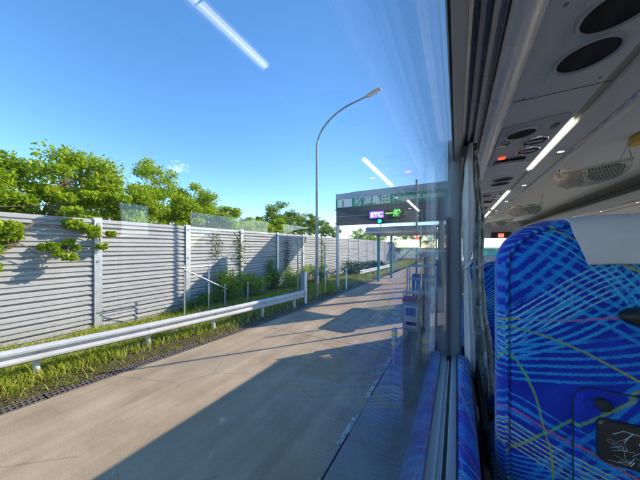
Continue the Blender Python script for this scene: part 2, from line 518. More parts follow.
def empty(name, loc):
    o = bpy.data.objects.new(name, None)
    o.location = loc; o.empty_display_size = .2
    COL.objects.link(o)
    return o
def tag(o, label=None, cat=None, group=None, kind=None):
    if label: o['label'] = label
    if cat: o['category'] = cat
    if group: o['group'] = group
    if kind: o['kind'] = kind
    return o
def copy_tree(o, parent=None):
    c = o.copy(); COL.objects.link(c); c.parent = parent
    for ch in list(o.children): copy_tree(ch, c)
    return c
def text_mesh(name, body, size, loc, mat, parent, width=None, depth=.006, bold=0.0):
    """flat lettering facing -Y, loc = left bottom in world"""
    cu = bpy.data.curves.new(name, 'FONT')
    cu.body = body; cu.size = size; cu.extrude = depth; cu.offset = bold
    t = bpy.data.objects.new(name, cu); COL.objects.link(t)
    bpy.context.view_layer.update()
    dg = bpy.context.evaluated_depsgraph_get()
    me = bpy.data.meshes.new_from_object(t.evaluated_get(dg))
    bpy.data.objects.remove(t); bpy.data.curves.remove(cu)
    xs = [v.co.x for v in me.vertices] or [0, 1]
    ys = [v.co.y for v in me.vertices] or [0, 1]
    x0, x1, y0 = min(xs), max(xs), min(ys)
    sx = (width/(x1-x0)) if width else 1
    off = world_off(parent)
    for v in me.vertices:
        x, y, z = v.co
        v.co = (loc[0]+(x-x0)*sx-off.x, loc[1]-z-off.y, loc[2]+(y-y0)-off.z)
    me.materials.clear(); me.materials.append(M[mat])
    o = bpy.data.objects.new(name, me); COL.objects.link(o); o.parent = parent
    return o

# ------------------------------------------------------------------ ground and road
tag(MB().add([(-900, -900, -.45), (900, -900, -.45), (900, 900, -.45), (-900, 900, -.45)], [(0, 1, 2, 3)]).build('ground', 'lane'), kind='structure')

EDGE = [(-40, -6.85), (-4, -6.75), (1, -6.62), (5.3, -6.25), (9, -6.1), (13, -6.0), (25, -5.9), (70, -5.9)]   # y -> x of the road's left edge
def edge_x(y):
    for (y0, x0), (y1, x1) in zip(EDGE, EDGE[1:]):
        if y <= y1: return x0 + (x1-x0)*(y-y0)/(y1-y0)
    return EDGE[-1][1]
vs = []; fs = []
for y, x in EDGE: vs += [(x, y, 0), (60, y, 0)]
for i in range(len(EDGE)-1): fs.append((2*i, 2*i+1, 2*i+3, 2*i+2))
road = tag(MB().add(vs, fs).build('road', 'road'), kind='structure')

# verge as a gently humped soil sheet
vs = []; fs = []; NYV, NXV = 130, 16
def verge_z(x, y):
    e = edge_x(y) - .28
    t = max(0.0, e - x)
    return .012 + .09*min(1, t/.5) - .34*max(0.0, min(1, (t-1.0)/3.2)) + .03*sin(x*2.1+y*1.3) * min(1, t/.6) + .02*sin(y*3.1-x) * min(1, t/.6)
for i in range(NYV):
    y = -8 + 78*i/(NYV-1)
    for j in range(NXV):
        x = edge_x(y) - .26 - (j/(NXV-1))**1.3 * (16.0+edge_x(y))
        vs.append((x, y, verge_z(x, y)))
for i in range(NYV-1):
    for j in range(NXV-1):
        a = i*NXV+j; fs.append((a, a+1, a+NXV+1, a+NXV))
verge = MB().add(vs, fs).build('verge', 'soil', smooth=True)
tag(verge, kind='structure')

# slot drain along the road edge: each cover is a piece with bars
drain = empty('slot_drain', (edge_x(5), 5, 0))
tag(drain, 'long dark steel slot drain running along the left road edge', 'drain')
def grate_cover(y, L=.98):
    x = edge_x(y); x1 = edge_x(y+L); b = MB(); n = 14
    def q(u0, u1, v0, v1, z0, z1):
        P = lambda u, v, z: (x + (x1-x)*v + (-.25 + .25*u), y + L*v, z)
        vs = [P(u, v, z) for z in (z0, z1) for v in (v0, v1) for u in (u0, u1)]
        b.add(vs, [(0,2,3,1), (4,5,7,6), (0,1,5,4), (2,6,7,3), (0,4,6,2), (1,3,7,5)])
    q(.0, .10, 0, 1, 0.003, .022); q(.90, 1.0, 0, 1, 0.003, .022); q(.42, .54, 0, 1, 0.003, .02)
    for k in range(n):
        q(.1, .9, (k+.1)/n, (k+.48)/n, .004, .017)
    q(0, 1, 0, .02, .004, .021)
    return b.build('drain_cover', 'grate', drain)
for k in range(26): grate_cover(-1.5 + k)

# thin sealed joints across the concrete lane
for k, y in enumerate((6.6, 11.8, 16.6)):
    MB().box(edge_x(y)+.02, -1.42, y-.006, y+.006, .001, .0035).build('joint', 'grate', road)

# ------------------------------------------------------------------ noise barrier
WX = -11.2; BAY = 3.33; Y0W = 3.75 - 2*BAY; NB = 17; ROWS = 12; RH = .336; ZW = -.30
barrier = empty('noise_barrier', (WX, 20, 0))
tag(barrier, 'long pale louvred metal noise barrier standing behind the guardrail', 'barrier')
def panel_mesh():
    L = BAY - .05
    prof = [(-.05, 0.0), (-.015, .0), (-.015, .035), (.058, .050), (.064, .060), (.052, .140), (.016, .160), (.016, .185), (.054, .198), (.058, .208), (.044, .285), (0, .322), (-.015, .334), (-.05, .334)]
    m = MB(); m.prism_y(prof, -L/2, L/2)
    return m
pm = panel_mesh().build('panel', 'panel', None).data
bpy.data.objects.remove(bpy.data.objects['panel'])
for b in range(NB):
    yc = Y0W + BAY*(b+.5)
    for r in range(ROWS):
        o = bpy.data.objects.new('panel', pm); COL.objects.link(o); o.parent = barrier
        o.location = (0 + random.uniform(-.004, .004), yc-20, ZW + .06 + r*RH)
        o.rotation_euler = (0, random.uniform(-.012, .012), 0)
TOPW = ZW + .06 + ROWS*RH
def post_mesh():
    m = MB()
    m.box(.085, .105, -.11, .11, -.6, TOPW+.05)
    m.box(-.10, .085, -.006, .006, -.6, TOPW+.05)
    m.box(-.118, -.10, -.085, .085, -.6, TOPW+.05)
    return m
pmesh = None
for b in range(NB+1):
    y = Y0W + BAY*b
    if pmesh is None:
        o = post_mesh().build('post', 'galv', None); pmesh = o.data
        o.parent = barrier
    else:
        o = bpy.data.objects.new('post', pmesh); COL.objects.link(o); o.parent = barrier
    o.location = (0, y-20, 0)
    for zz in (TOPW-.18, TOPW-1.5):
        c = MB(); c.tube([(.105, 0, 0), (.125, 0, 0)], .05, 10)
        bo = c.build('bolt', 'galv_dark', None); bo.parent = o; bo.location = (0, 0, zz)

# ------------------------------------------------------------------ vegetation
def leaf_quad(m, p, size, rnd, up=.5, asp=.55):
    n = Vector((rnd.gauss(0, 1), rnd.gauss(0, 1), rnd.gauss(0, 1) + up*1.6)).normalized()
    t = n.cross(Vector((rnd.gauss(0, 1), rnd.gauss(0, 1), rnd.gauss(0, .6)))).normalized()
    s = n.cross(t)
    a = t*size*.5; b = s*size*.5*asp; d = n*size*.10
    p = Vector(p)
    m.add([tuple(p-a), tuple(p-a*.1+b+d), tuple(p+a), tuple(p-a*.1-b+d)], [(0, 1, 2, 3)])

def tree(name, label, base, lobes, leaves, leaf, mat, seed, group=None, trunk_r=.12, twigs=True, cat='tree'):
    """lobes: list of (cx,cy,cz,rx,ry,rz) world crown lobes"""
    rnd = random.Random(seed)
    root = empty(name, base)
    tag(root, label, cat, group)
    tr = MB(); cr = MB()
    b = Vector(base)
    tips = []
    vols = [l[3]*l[4]*l[5] for l in lobes]; tv = sum(vols)
    cz = sum(l[2]*v for l, v in zip(lobes, vols))/tv
    cx = sum(l[0]*v for l, v in zip(lobes, vols))/tv; cy = sum(l[1]*v for l, v in zip(lobes, vols))/tv
    mid = Vector((b.x*.5+cx*.5, b.y*.5+cy*.5, b.z*.3 + cz*.7))
    tr.tube([b - Vector((0, 0, .1)), b*.5+mid*.5 + Vector((rnd.uniform(-.1, .1), rnd.uniform(-.1, .1), 0)), mid], [trunk_r, trunk_r*.75, trunk_r*.5], 8)
    clumps = []
    for l, v in zip(lobes, vols):
        c = Vector(l[:3])
        tr.tube([mid - Vector((0, 0, .2)), mid*.45+c*.55 + Vector((rnd.uniform(-.2, .2), rnd.uniform(-.2, .2), .1)), c], [trunk_r*.45, trunk_r*.3, trunk_r*.14], 6)
        k = max(6, int(34*(v/max(vols))**.67))
        for _ in range(k):
            while True:
                d = Vector((rnd.uniform(-1, 1), rnd.uniform(-1, 1), rnd.uniform(-1, 1)))
                if .12 < d.length < 1: break
            d = d.normalized() * (.45 + .6*rnd.random()**.7)
            p = c + Vector((d.x*l[3], d.y*l[4], d.z*l[5]))
            q = c*.45+p*.55 + Vector((0, 0, -.12))
            tr.tube([c, q, p], [trunk_r*.14, trunk_r*.1, trunk_r*.035], 5, False)
            clumps.append((p, min(l[3:6])*rnd.uniform(.22, .42)))
    per = leaves//len(clumps)
    for p, r in clumps:
        for _ in range(int(per*rnd.uniform(.6, 1.4))):
            gs = lambda: max(-1.7, min(1.7, rnd.gauss(0, 1)))
            o = Vector((gs()*r*.62, gs()*r*.62, gs()*r*.38))
            leaf_quad(cr, p+o, leaf*rnd.uniform(.4, 1.35), rnd)
    tr.build('trunk', 'bark', root, True)
    cr.raw('crown', mat, root)
    return root

G_T = 'trees behind the noise barrier'
tree('broadleaf_tree', 'large bright yellow-green tree spilling over the near end of the barrier', (-14.0, 3.0, 0),
     [(-13.9, 3.6, 5.4, 1.9, 2.1, 1.35), (-13.6, 1.6, 4.9, 1.6, 1.6, 1.3), (-13.2, 5.0, 4.8, 1.3, 1.5, 1.05), (-12.2, 2.7, 4.2, 1.1, 2.0, .7),
      (-10.95, 2.2, 3.5, .6, 1.4, .5), (-10.8, .9, 2.4, .4, .7, .5), (-10.85, 2.9, 2.7, .35, .6, .35), (-10.9, 3.7, 3.2, .4, .8, .4), (-10.85, 1.9, 2.9, .4, 1.0, .5), (-14.5, .2, 4.9, 1.6, 1.6, 1.4), (-11.0, 1.1, 2.9, .45, .7, .6)],
     58000, .145, 'leaf_bright', 11, G_T)
tree('broadleaf_tree', 'thin sparse tree with tall bare twigs above the second barrier bay', (-14.6, 7.1, 0),
     [(-14.4, 7.0, 5.3, 1.1, 1.0, 1.0), (-14.6, 7.5, 6.5, 1.0, .9, 1.1), (-14.4, 6.4, 4.4, 1.3, 1.3, .9)],
     12000, .14, 'leaf_bright', 12, G_T, .09)
tree('broadleaf_tree', 'rounded sunlit green tree in the middle of the tree line', (-15, 10.4, 0),
     [(-14.9, 9.8, 5.5, 1.5, 1.5, 1.25), (-14.8, 8.6, 4.9, 1.3, 1.4, 1.1), (-14.9, 11.4, 5.0, 1.5, 1.6, 1.15), (-14.2, 10.2, 4.3, 1.3, 2.2, .8)],
     36000, .145, 'leaf_bright', 13, G_T)
tree('broadleaf_tree', 'low bushy green tree sloping down beside the rounded sunlit tree', (-15, 14.0, 0),
     [(-14.9, 13.3, 4.7, 1.3, 1.5, 1.0), (-14.9, 15.0, 4.4, 1.3, 1.7, .9), (-15.2, 17.0, 4.4, 1.3, 1.6, .9), (-15.4, 19.0, 4.5, 1.3, 1.5, .9)],
     22000, .15, 'leaf_bright', 14, G_T)
tree('broadleaf_tree', 'dark green tree left of the street lamp pole', (-17, 22, 0),
     [(-16.8, 21.2, 6.3, 1.7, 1.8, 1.2), (-16.8, 23.3, 5.6, 1.7, 1.7, 1.1), (-16.6, 19.6, 5.3, 1.5, 1.6, 1.0), (-16.2, 22.4, 4.5, 1.5, 2.6, .9), (-16.6, 25.3, 5.2, 1.5, 1.6, 1.0)],
     17000, .19, 'leaf_mid', 15, G_T)
tree('broadleaf_tree', 'dark low tree between the lamp pole and the toll sign', (-17, 29, 0),
     [(-16.8, 27.2, 5.9, 1.9, 1.9, 1.2), (-16.8, 30, 5.4, 1.9, 2.2, 1.1), (-16.5, 33, 4.9, 1.6, 2.2, 1.0)],
     8500, .25, 'leaf_mid', 16, G_T)
tree('broadleaf_tree', 'yellow-green tree seen under the left half of the toll sign', (-15, 42, 0),
     [(-14.5, 40, 4.6, 1.9, 2.5, 1.2), (-14.6, 45, 4.7, 2.0, 2.8, 1.3), (-14.5, 50, 4.7, 2.0, 2.8, 1.4)],
     5500, .26, 'leaf_bright', 17, G_T)
tree('broadleaf_tree', 'green tree crossing the barrier far behind the green canopy posts', (-10, 50, 0),
     [(-9.6, 49, 3.4, 1.6, 1.9, 1.7), (-8.6, 53, 4.2, 1.9, 2.1, 1.7), (-6, 57, 4.0, 2.4, 2.0, 2.0), (-2, 60, 4.0, 2.6, 2.0, 2.2)],
     7000, .28, 'leaf_mid', 18, G_T)

def shrub(label, cx, cy, rx, ry, h, leaves, mat, seed, z0=-.1, size=.11):
    h *= .72; ry *= 1.35; rx *= 1.1
    rnd = random.Random(seed)
    root = empty('shrub', (cx, cy, z0)); tag(root, label, 'shrub', 'shrubs at the foot of the noise barrier')
    st = MB(); fo = MB(); cl = []
    for k in range(9):
        a = rnd.uniform(0, 2*pi); rr = rnd.random()**.5
        p = Vector((cx+rx*rr*cos(a), cy+ry*rr*sin(a), z0 + h*rnd.uniform(.35, 1)))
        st.tube([(cx+rx*.3*cos(a), cy+ry*.3*sin(a), z0-.05), ((cx+p.x)/2, (cy+p.y)/2+.03, z0+(p.z-z0)*.55), tuple(p)], [.016, .011, .005], 5)
        cl.append(p); cl.append(Vector((p.x*.6+cx*.4, p.y*.6+cy*.4, z0+(p.z-z0)*.6)))
    for p in cl:
        for _ in range(int(leaves*2.0)//len(cl)):
            q = p + Vector((rnd.gauss(0, rx*.22), rnd.gauss(0, ry*.22), rnd.gauss(0, h*.13)))
            if q.z < z0: q.z = z0 + .05
            if q.x < WX+.1: q.x = WX+.1+rnd.random()*.1
            leaf_quad(fo, q, size*rnd.uniform(.6, 1.3), rnd)
    st.build('stem', 'bark', root); fo.raw('foliage', mat, root)
shrub('low leafy shrub behind the metal pipe frame', -10.5, 7.8, .5, .9, 1.2, 900, 'leaf_mid', 31)
shrub('bright bush with pale yellow leaves against the barrier, left of the other bushes', -10.6, 9.2, .5, .8, 2.0, 1200, 'leaf_bright', 32)
shrub('dark leafy bush in the shaded stretch of the barrier', -10.5, 11.2, .55, 1.0, 1.5, 1300, 'leaf_bright', 33)
shrub('sunny leafy bush just behind the end plate of the guardrail', -10.2, 14.6, .6, 1.2, 1.9, 1600, 'leaf_bright', 34)
shrub('tall narrow dark bush climbing the shaded barrier', -10.8, 13.1, .3, .55, 2.6, 800, 'leaf_mid', 35)
shrub('leafy bush between the lamp pole and the toll sign column', -10.2, 18.0, .7, 1.1, 1.8, 1300, 'leaf_mid', 36)
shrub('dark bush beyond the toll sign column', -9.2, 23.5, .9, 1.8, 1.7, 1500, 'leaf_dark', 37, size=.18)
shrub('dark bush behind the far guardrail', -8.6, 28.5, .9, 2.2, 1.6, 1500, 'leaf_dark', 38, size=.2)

def vine(label, y, w, z0, z1, seed, n=420, mat='leaf_vine'):
    rnd = random.Random(seed)
    root = empty('climbing_vine', (WX+.1, y, .1)); tag(root, label, 'vine', 'vines climbing the noise barrier')
    st = MB(); fo = MB()
    for k in range(5):
        pts = []; yy = y + rnd.uniform(-w, w)*.4; z = .1
        while z < z1 - rnd.random()*.5:
            pts.append((WX+.085+rnd.random()*.03, yy, z)); z += .3; yy += rnd.uniform(-.14, .14)
        st.tube(pts, .007, 4)
        for p in pts:
            if p[2] < z0: continue
            for _ in range(n//60):
                leaf_quad(fo, (p[0]+.03+rnd.random()*.09, p[1]+rnd.gauss(0, w*.25), p[2]+rnd.gauss(0, .14)), .13*rnd.uniform(.6, 1.2), rnd, .1)
    st.build('stem', 'bark', root); fo.raw('foliage', mat, root)
vine('reddish green vine on the barrier left of the diagonal shadow', 10.1, .9, 1.8, 3.7, 51, 480)
vine('thin vine trailing down the barrier near the second post', 8.6, .5, 2.4, 3.8, 52, 260)
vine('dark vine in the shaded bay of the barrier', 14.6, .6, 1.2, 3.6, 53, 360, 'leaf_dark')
vine('green vine beside the toll sign column', 20.5, .8, .8, 3.6, 54, 420, 'leaf_mid')

# grass: one uncountable mass
def grass_patch(seed):
    rnd = random.Random(seed); m = MB(); vs = m.v; fs = m.f
    def blade(x, y, z, h, lean):
        a = rnd.uniform(0, 2*pi); w = .006 + .006*rnd.random() + h*.010
        dx, dy = cos(a)*w, sin(a)*w
        lx, ly = rnd.gauss(0, lean)*h, rnd.gauss(0, lean)*h
        b = len(vs)
        vs.extend([(x-dx, y-dy, z), (x+dx, y+dy, z), (x+dx*.6+lx*.4, y+dy*.6+ly*.4, z+h*.6), (x-dx*.6+lx*.4, y-dy*.6+ly*.4, z+h*.6), (x+lx, y+ly, z+h)])
        fs.append((b, b+1, b+2, b+3)); fs.append((b+3, b+2, b+4))
    n = 0
    while n < 56000:
        y = -1.5 + 22*rnd.random()**1.35
        e = edge_x(y) - .30
        u = rnd.random()
        x = e - (e - (WX+.15))*u
        dn = e - x
        # bare brown strip next to the drain, patchy
        patch = sin(x*1.7+y*.9)+sin(y*2.3-x*1.1)+sin(y*.7+2)
        if dn < .35 and rnd.random() > .22 + .12*patch: n += .4; continue
        if dn < .75 and rnd.random() > .65: n += .4; continue
        nearwall = max(0, 1-(x-WX)/2.2)
        h = .09 + .10*rnd.random() + (.05 if dn > .5 else 0) + nearwall*.26*rnd.random()*(1+.3*patch)
        if nearwall < .1 and rnd.random() < .04: h += .22
        blade(x, y, verge_z(x, y)-.01, max(.06, h), .45)
        n += 1
    for _ in range(500):
        y = -1.5 + 16*rnd.random(); c_ = sin(y*3.7)+sin(y*1.3+1)+sin(y*7.1)
        if c_ < .5: continue
        x = edge_x(y) - .30 + .16*rnd.random()**2
        blade(x, y, .012, .05+.10*rnd.random(), .9)
    for _ in range(9000):
        y = 20 + 34*rnd.random(); e = edge_x(y)-.35
        x = e - (e-WX-.2)*rnd.random()
        blade(x, y, verge_z(x, y)-.01, .15+.3*rnd.random(), .4)
    return m
g = grass_patch(3).raw('grass', 'grass')
tag(g, 'yellow-green grass growing on the verge between drain and barrier', 'grass', kind='stuff')
def litter(seed):
    rnd = random.Random(seed); m = MB()
    for _ in range(1900):
        y = -1 + 14*rnd.random(); x = edge_x(y) - .27 - abs(rnd.gauss(0, .22)) + (.3 if rnd.random() < .06 else 0)
        leaf_quad(m, (x, y, (verge_z(x, y) if x < edge_x(y)-.26 else .018)+.010), .05*rnd.uniform(.5, 1.4), rnd, 2.5, .6)
    return m
M['litter'] = leaf_mat('dry_leaf', [(.16, .07, .025), (.25, .13, .05), (.32, .22, .10), (.12, .08, .05)], .1)
tag(litter(5).raw('leaf_litter', 'litter'), 'dry brown leaf litter along the drain', 'leaf litter', kind='stuff')

# ------------------------------------------------------------------ guardrails
def wbeam(path, z, h=.33):
    prof = [(0, -.5), (.04, -.48), (.095, -.36), (.098, -.24), (.015, -.07), (.010, .06), (.095, .20), (.098, .33), (.04, .47), (0, .5)]
    prof = [(d, t*h) for d, t in prof]
    back = [(d-.008, t) for d, t in prof[::-1]]
    full = prof + back
    rings = []
    for i, (x, y) in enumerate(path):
        a = Vector(path[max(0, i-1)]); b = Vector(path[min(len(path)-1, i+1)])
        d = (b-a).normalized(); nx, ny = d.y, -d.x      # towards the road
        rings.append([(x+nx*o, y+ny*o, z+t) for o, t in full])
    return MB().loft(rings)
GR = [(-8.35, -3.2), (-8.08, -.9), (-7.79, 1.13), (-7.27, 3.5), (-6.78, 6.2), (-6.50, 8.2), (-6.34, 9.7)]
gr = empty('guardrail', (-7.2, 4, 0)); tag(gr, 'long white corrugated guardrail on round posts along the near verge', 'guardrail')
for a, b in zip(GR, GR[1:]):
    wbeam([a, b], .585).build('beam', 'rail_white', gr, True)
def on_gr(y):
    for (x0, y0), (x1, y1) in zip(GR, GR[1:]):
        if y <= y1: return x0+(x1-x0)*(y-y0)/(y1-y0)
    return GR[-1][0]
for y in (-2.2, -.4, 1.6, 3.55, 5.35, 7.35, 9.2):
    x = on_gr(y) - .09
    MB().tube([(x, y, -.1), (x, y, .66), (x, y, .68)], [.058, .058, .02], 12).build('post', 'rail_white', gr, True)
    MB().box(x+.03, x+.10, y-.06, y+.06, .53, .63).build('bracket', 'galv', gr)
    MB().tube([(x+.11, y, .585), (x+.13, y, .585)], .016, 8).build('bolt', 'galv_dark', gr)
MB().bbox(-6.47, -6.20, 9.72, 9.80, .42, .74, .02).build('end_cap', 'rail_white', gr)

ep = empty('end_plate_post', (-6.6, 10.15, 0)); tag(ep, 'upright pale plate on a post at the end of the near guardrail', 'marker post')
MB().bbox(-6.76, -6.52, 10.13, 10.17, .35, 1.62, .012).build('plate', 'machine', ep)
MB().bbox(-6.515, -6.44, 10.09, 10.21, 0.0, 1.60, .01).build('post', 'white_paint', ep)

gr2 = empty('guardrail', (-7, 24, 0)); tag(gr2, 'short pale guardrail in the shade beyond the toll sign column', 'guardrail')
wbeam([(-7.3, 20.0), (-7.0, 24.5)], .62).build('beam', 'rail_white', gr2, True)
wbeam([(-7.0, 24.5), (-6.9, 29)], .62).build('beam', 'rail_white', gr2, True)
for y in (20.4, 22.4, 24.4, 26.4, 28.4):
    MB().tube([(-7.25+.04*(y-20), y, -.05), (-7.25+.04*(y-20), y, .72)], .057, 10).build('post', 'rail_white', gr2)

# ------------------------------------------------------------------ poles and small street furniture
lamp = empty('street_lamp', (-6.85, 11.9, 0)); tag(lamp, 'tall slim grey street lamp with a curved arm over the road', 'street lamp')
pts = [(-6.85, 11.9, 0), (-6.85, 11.9, 3), (-6.85, 11.9, 8.35)]
rad = [.095, .085, .062]
for k in range(1, 17):
    a = k/16*radians(80)
    pts.append((-6.85 + 2.75*(1-cos(a)), 11.9, 8.35 + 1.95*sin(a))); rad.append(.062-.020*k/16)
lx, lz = pts[-1][0], pts[-1][2]
pts.append((lx+.55, 11.9, lz+.10)); rad.append(.04)
MB().tube(pts, rad, 10).build('pole', 'galv_dark', lamp, True)
hx, hz = lx+.50, lz+.09
hd = MB()
rings = []
for (t, w, hh) in ((0, .05, .05), (.12, .10, .085), (.45, .14, .10), (.72, .13, .085), (.84, .05, .04)):
    c = (hx+t, hz+t*.22)
    rings.append([(c[0]-sin(.2)*hh*sin(2*pi*k/12)*.7, 11.9+w*cos(2*pi*k/12), c[1]+hh*sin(2*pi*k/12)*.8) for k in range(12)])
hd.loft(rings)
hd.build('lamp_head', 'galv', lamp, True)
MB().add([(hx+.2+(.5*u), 11.9+.09*v, hz+.2*.22-.082+.11*u) for u, v in ((0, -1), (1, -1), (1, 1), (0, 1))] + [(hx+.2+(.5*u), 11.9+.09*v, hz+.2*.22-.06+.11*u) for u, v in ((0, -1), (1, -1), (1, 1), (0, 1))],
         [(0, 1, 2, 3), (4, 7, 6, 5), (0, 4, 5, 1), (1, 5, 6, 2), (2, 6, 7, 3), (3, 7, 4, 0)]).build('lens', 'white_paint', lamp)
MB().tube([(-6.85, 11.9, 0), (-6.85, 11.9, .06)], .18, 12).build('base_plate', 'galv_dark', lamp)
MB().box(-6.80, -6.745, 11.84, 11.96, .75, 1.2).build('access_door', 'galv', lamp)

pf = empty('pipe_frame', (-9.5, 6.6, 0)); tag(pf, 'thin grey pipe frame with a diagonal brace before the barrier', 'pipe frame')
MB().tube([(-9.5, 5.9, 0), (-9.5, 5.9, 2.08)], .028, 8).build('upright', 'galv', pf)
MB().tube([(-9.5, 7.0, 0), (-9.5, 7.0, 2.12)], .028, 8).build('upright', 'galv', pf)
MB().tube([(-9.45, 5.75, 1.98), (-9.45, 7.1, 1.98)], .022, 8).build('crossbar', 'galv', pf)
MB().tube([(-9.44, 5.85, 1.92), (-9.44, 7.95, .8)], .020, 8).build('brace', 'galv', pf)
MB().tube([(-9.5, 7.86, 0), (-9.5, 7.86, 1.08)], .026, 8).build('upright', 'galv', pf)
def stake(label, x, y, h, r, mat='galv', name='stake', cap=True):
    e = empty(name, (x, y, 0)); tag(e, label, 'post')
    MB().tube([(x, y, 0), (x, y, h-.03), (x, y, h)], [r, r, r*.5], 10).build('shaft', mat, e, True)
    MB().tube([(x, y, h*.8), (x, y, h*.8+.07)], r*1.15, 10).build('band', 'galv_dark', e)
    return e
stake('thin grey stake standing alone behind the middle of the guardrail', -9.4, 9.2, 1.0, .025)
stake('white reflector post beside the toll sign column', -6.35, 14.9, 1.45, .045, 'white_paint', 'reflector_post')
stake('slim pale pole just right of the street lamp', -6.75, 12.7, 2.9, .035, 'galv', 'slim_pole')
e = stake('slim grey pole carrying a small box above the guardrail end', -7.6, 11.1, 3.2, .04, 'galv_dark', 'box_pole')
MB().bbox(-7.68, -7.52, 11.0, 11.16, 2.92, 3.24, .015).build('box', 'galv_dark', e)
MB().tube([(-7.42, 11.2, 0), (-7.42, 11.2, 2.7)], .025, 8).build('conduit', 'galv', e)

# ------------------------------------------------------------------ toll sign
SY = 14.4; SX0, SX1 = -6.87, .35
ZB, ZD, ZG, ZT = EYE+1.40, EYE+2.50, EYE+3.06, EYE+3.42
sg = empty('toll_sign', (SX0+.06, SY, 0)); tag(sg, 'wide overhead toll sign with a green name band above a dark panel', 'sign')
MB().box(SX0, SX1, SY, SY+.35, ZD+.002, ZT).build('upper_box', 'sign_grey', sg)
MB().box(SX0+.02, SX1-.02, SY+.02, SY+.30, ZB, ZD).build('lower_panel', 'sign_dark', sg)
gb = MB().box(SX0+.012, SX1-.012, SY-.02, SY-.001, ZD+.004, ZG).build('name_band', 'sign_green', sg)
MB().box(SX0+.02, SX1-.02, SY-.012, SY+.018, ZB+.54, ZB+.565).build('trim_strip', 'sign_grey', sg)
for xx in (-4.75, -2.4, -.6):
    MB().box(xx-.008, xx+.008, SY+.008, SY+.019, ZB+.02, ZD-.02).build('seam', 'black', sg)
for xx in (-5.2, -2.9, -1.1):
    MB().box(xx-.006, xx+.006, SY-.026, SY-.021, ZD+.01, ZG-.005).build('seam', 'booth_green', sg)
MB().box(-6.74, -5.74, SY-.034, SY-.021, ZD+.035, ZG-.02).build('lane_number_plate', 'white_paint', sg)
text_mesh('lane_number', '1', .56, (-6.38, SY-.036, ZD+.075), 'sign_ink', sg, None, bold=.006)
text_mesh('name_lettering', '新潟亀田', .54, (-5.58, SY-.030, ZD+.055), 'white_paint', sg, 2.18, bold=.012)
text_mesh('roman_lettering', 'Niigata-Kameda', .40, (-3.20, SY-.030, ZD+.08), 'white_paint', sg, 2.6, bold=.006)
eb = MB().box(-4.66, -2.62, SY-.03, SY+.018, ZB+.24, ZB+.78).build('led_board', 'black', sg)
MB().box(-4.60, -3.75, SY-.040, SY-.031, ZB+.32, ZB+.72).build('violet_field', 'led_violet', eb)
text_mesh('etc_lettering', 'ETC', .36, (-4.52, SY-.048, ZB+.39), 'led_white', eb, .70, bold=.008)
text_mesh('general_lettering', '一般', .44, (-3.66, SY-.038, ZB+.34), 'led_green', eb, .90, bold=.010)
sl = MB().tube([(-3.97, SY-.10, ZB+.12), (-3.97, SY+.02, ZB+.12)], .155, 20).build('signal_housing', 'black', sg)
MB().tube([(-3.97, SY-.115, ZB+.12), (-3.97, SY-.10, ZB+.12)], .115, 20).build('signal_lens', 'signal_green', sl)
col = MB().tube([(SX0+.06, SY+.17, 0), (SX0+.06, SY+.17, ZB+.3)], .10, 14).build('column', 'galv', sg, True)
MB().tube([(SX1-.15, SY+.17, 0), (SX1-.15, SY+.17, ZB+.3)], .10, 14).build('column', 'galv', sg, True)
for zz in (ZD-.12, ZB+.08):
    MB().box(SX0-.10, SX0+.03, SY+.10, SY+.24, zz, zz+.07).build('clamp', 'galv_dark', sg)
MB().tube([(-3.97, SY+.17, ZB), (-3.97, SY+.17, 4.0)], .03, 8).build('hanger', 'galv_dark', sg)

# unseen high plaza roof behind the sign, shaped to cast the barrier's diagonal shadow
pr = empty('unseen_plaza_roof', (2, 22, 0)); tag(pr, 'high flat roof of the toll plaza unseen behind the toll sign, shaped for its shadow on the barrier', 'roof')
MB().bbox(-7.4, 1.5, 18.1, 22.3, 6.75, 7.15, .04).build('roof_slab', 'canopy', pr)
for x in (-.9, .9):
    MB().tube([(x, 18.4, 0), (x, 18.4, 6.78)], .16, 14).build('column', 'galv', pr, True)

# low booth canopy on green posts
bc = empty('booth_canopy', (-4, 21, 0)); tag(bc, 'low blue-grey canopy on green posts under the toll sign', 'canopy')
MB().bbox(-6.35, -.6, 18.8, 23.6, 3.82, 4.36, .05).build('roof_slab', 'canopy', bc)
MB().box(-6.37, -.58, 18.77, 18.79, 3.86, 4.02).build('fascia_strip', 'steelblue', bc)
for x, y in ((-5.6, 19.8), (-5.15, 22.4), (-1.2, 19.8), (-1.2, 22.6)):
    MB().tube([(x, y, 0), (x, y, 3.85)], .115, 12).build('post', 'booth_green', bc, True)

# ------------------------------------------------------------------ toll island and its equipment
isl = tag(MB().prism_y([(-1.33, .0), (-1.33, .15), (-1.30, .18), (-.42, .18), (-.39, .15), (-.39, .0)], 1.2, 27).build('toll_island', 'concrete'), kind='structure')
for k in range(9):
    y = 1.9 + k*1.25
    mk = MB(); mk.add([(-1.50, y, .004), (-1.36, y+.02, .004), (-1.36, y+.86, .004), (-1.50, y+.62, .004)], [(0, 1, 2, 3)])
    mk.build('edge_marking', 'worn_white', road)
for k in range(25):
    y = 1.25 + k*1.0
    MB().bbox(-1.352, -1.331, y, y+.985, .01, .16, .004).build('kerb_stone', 'darkwall' if k % 2 else 'concrete', isl)

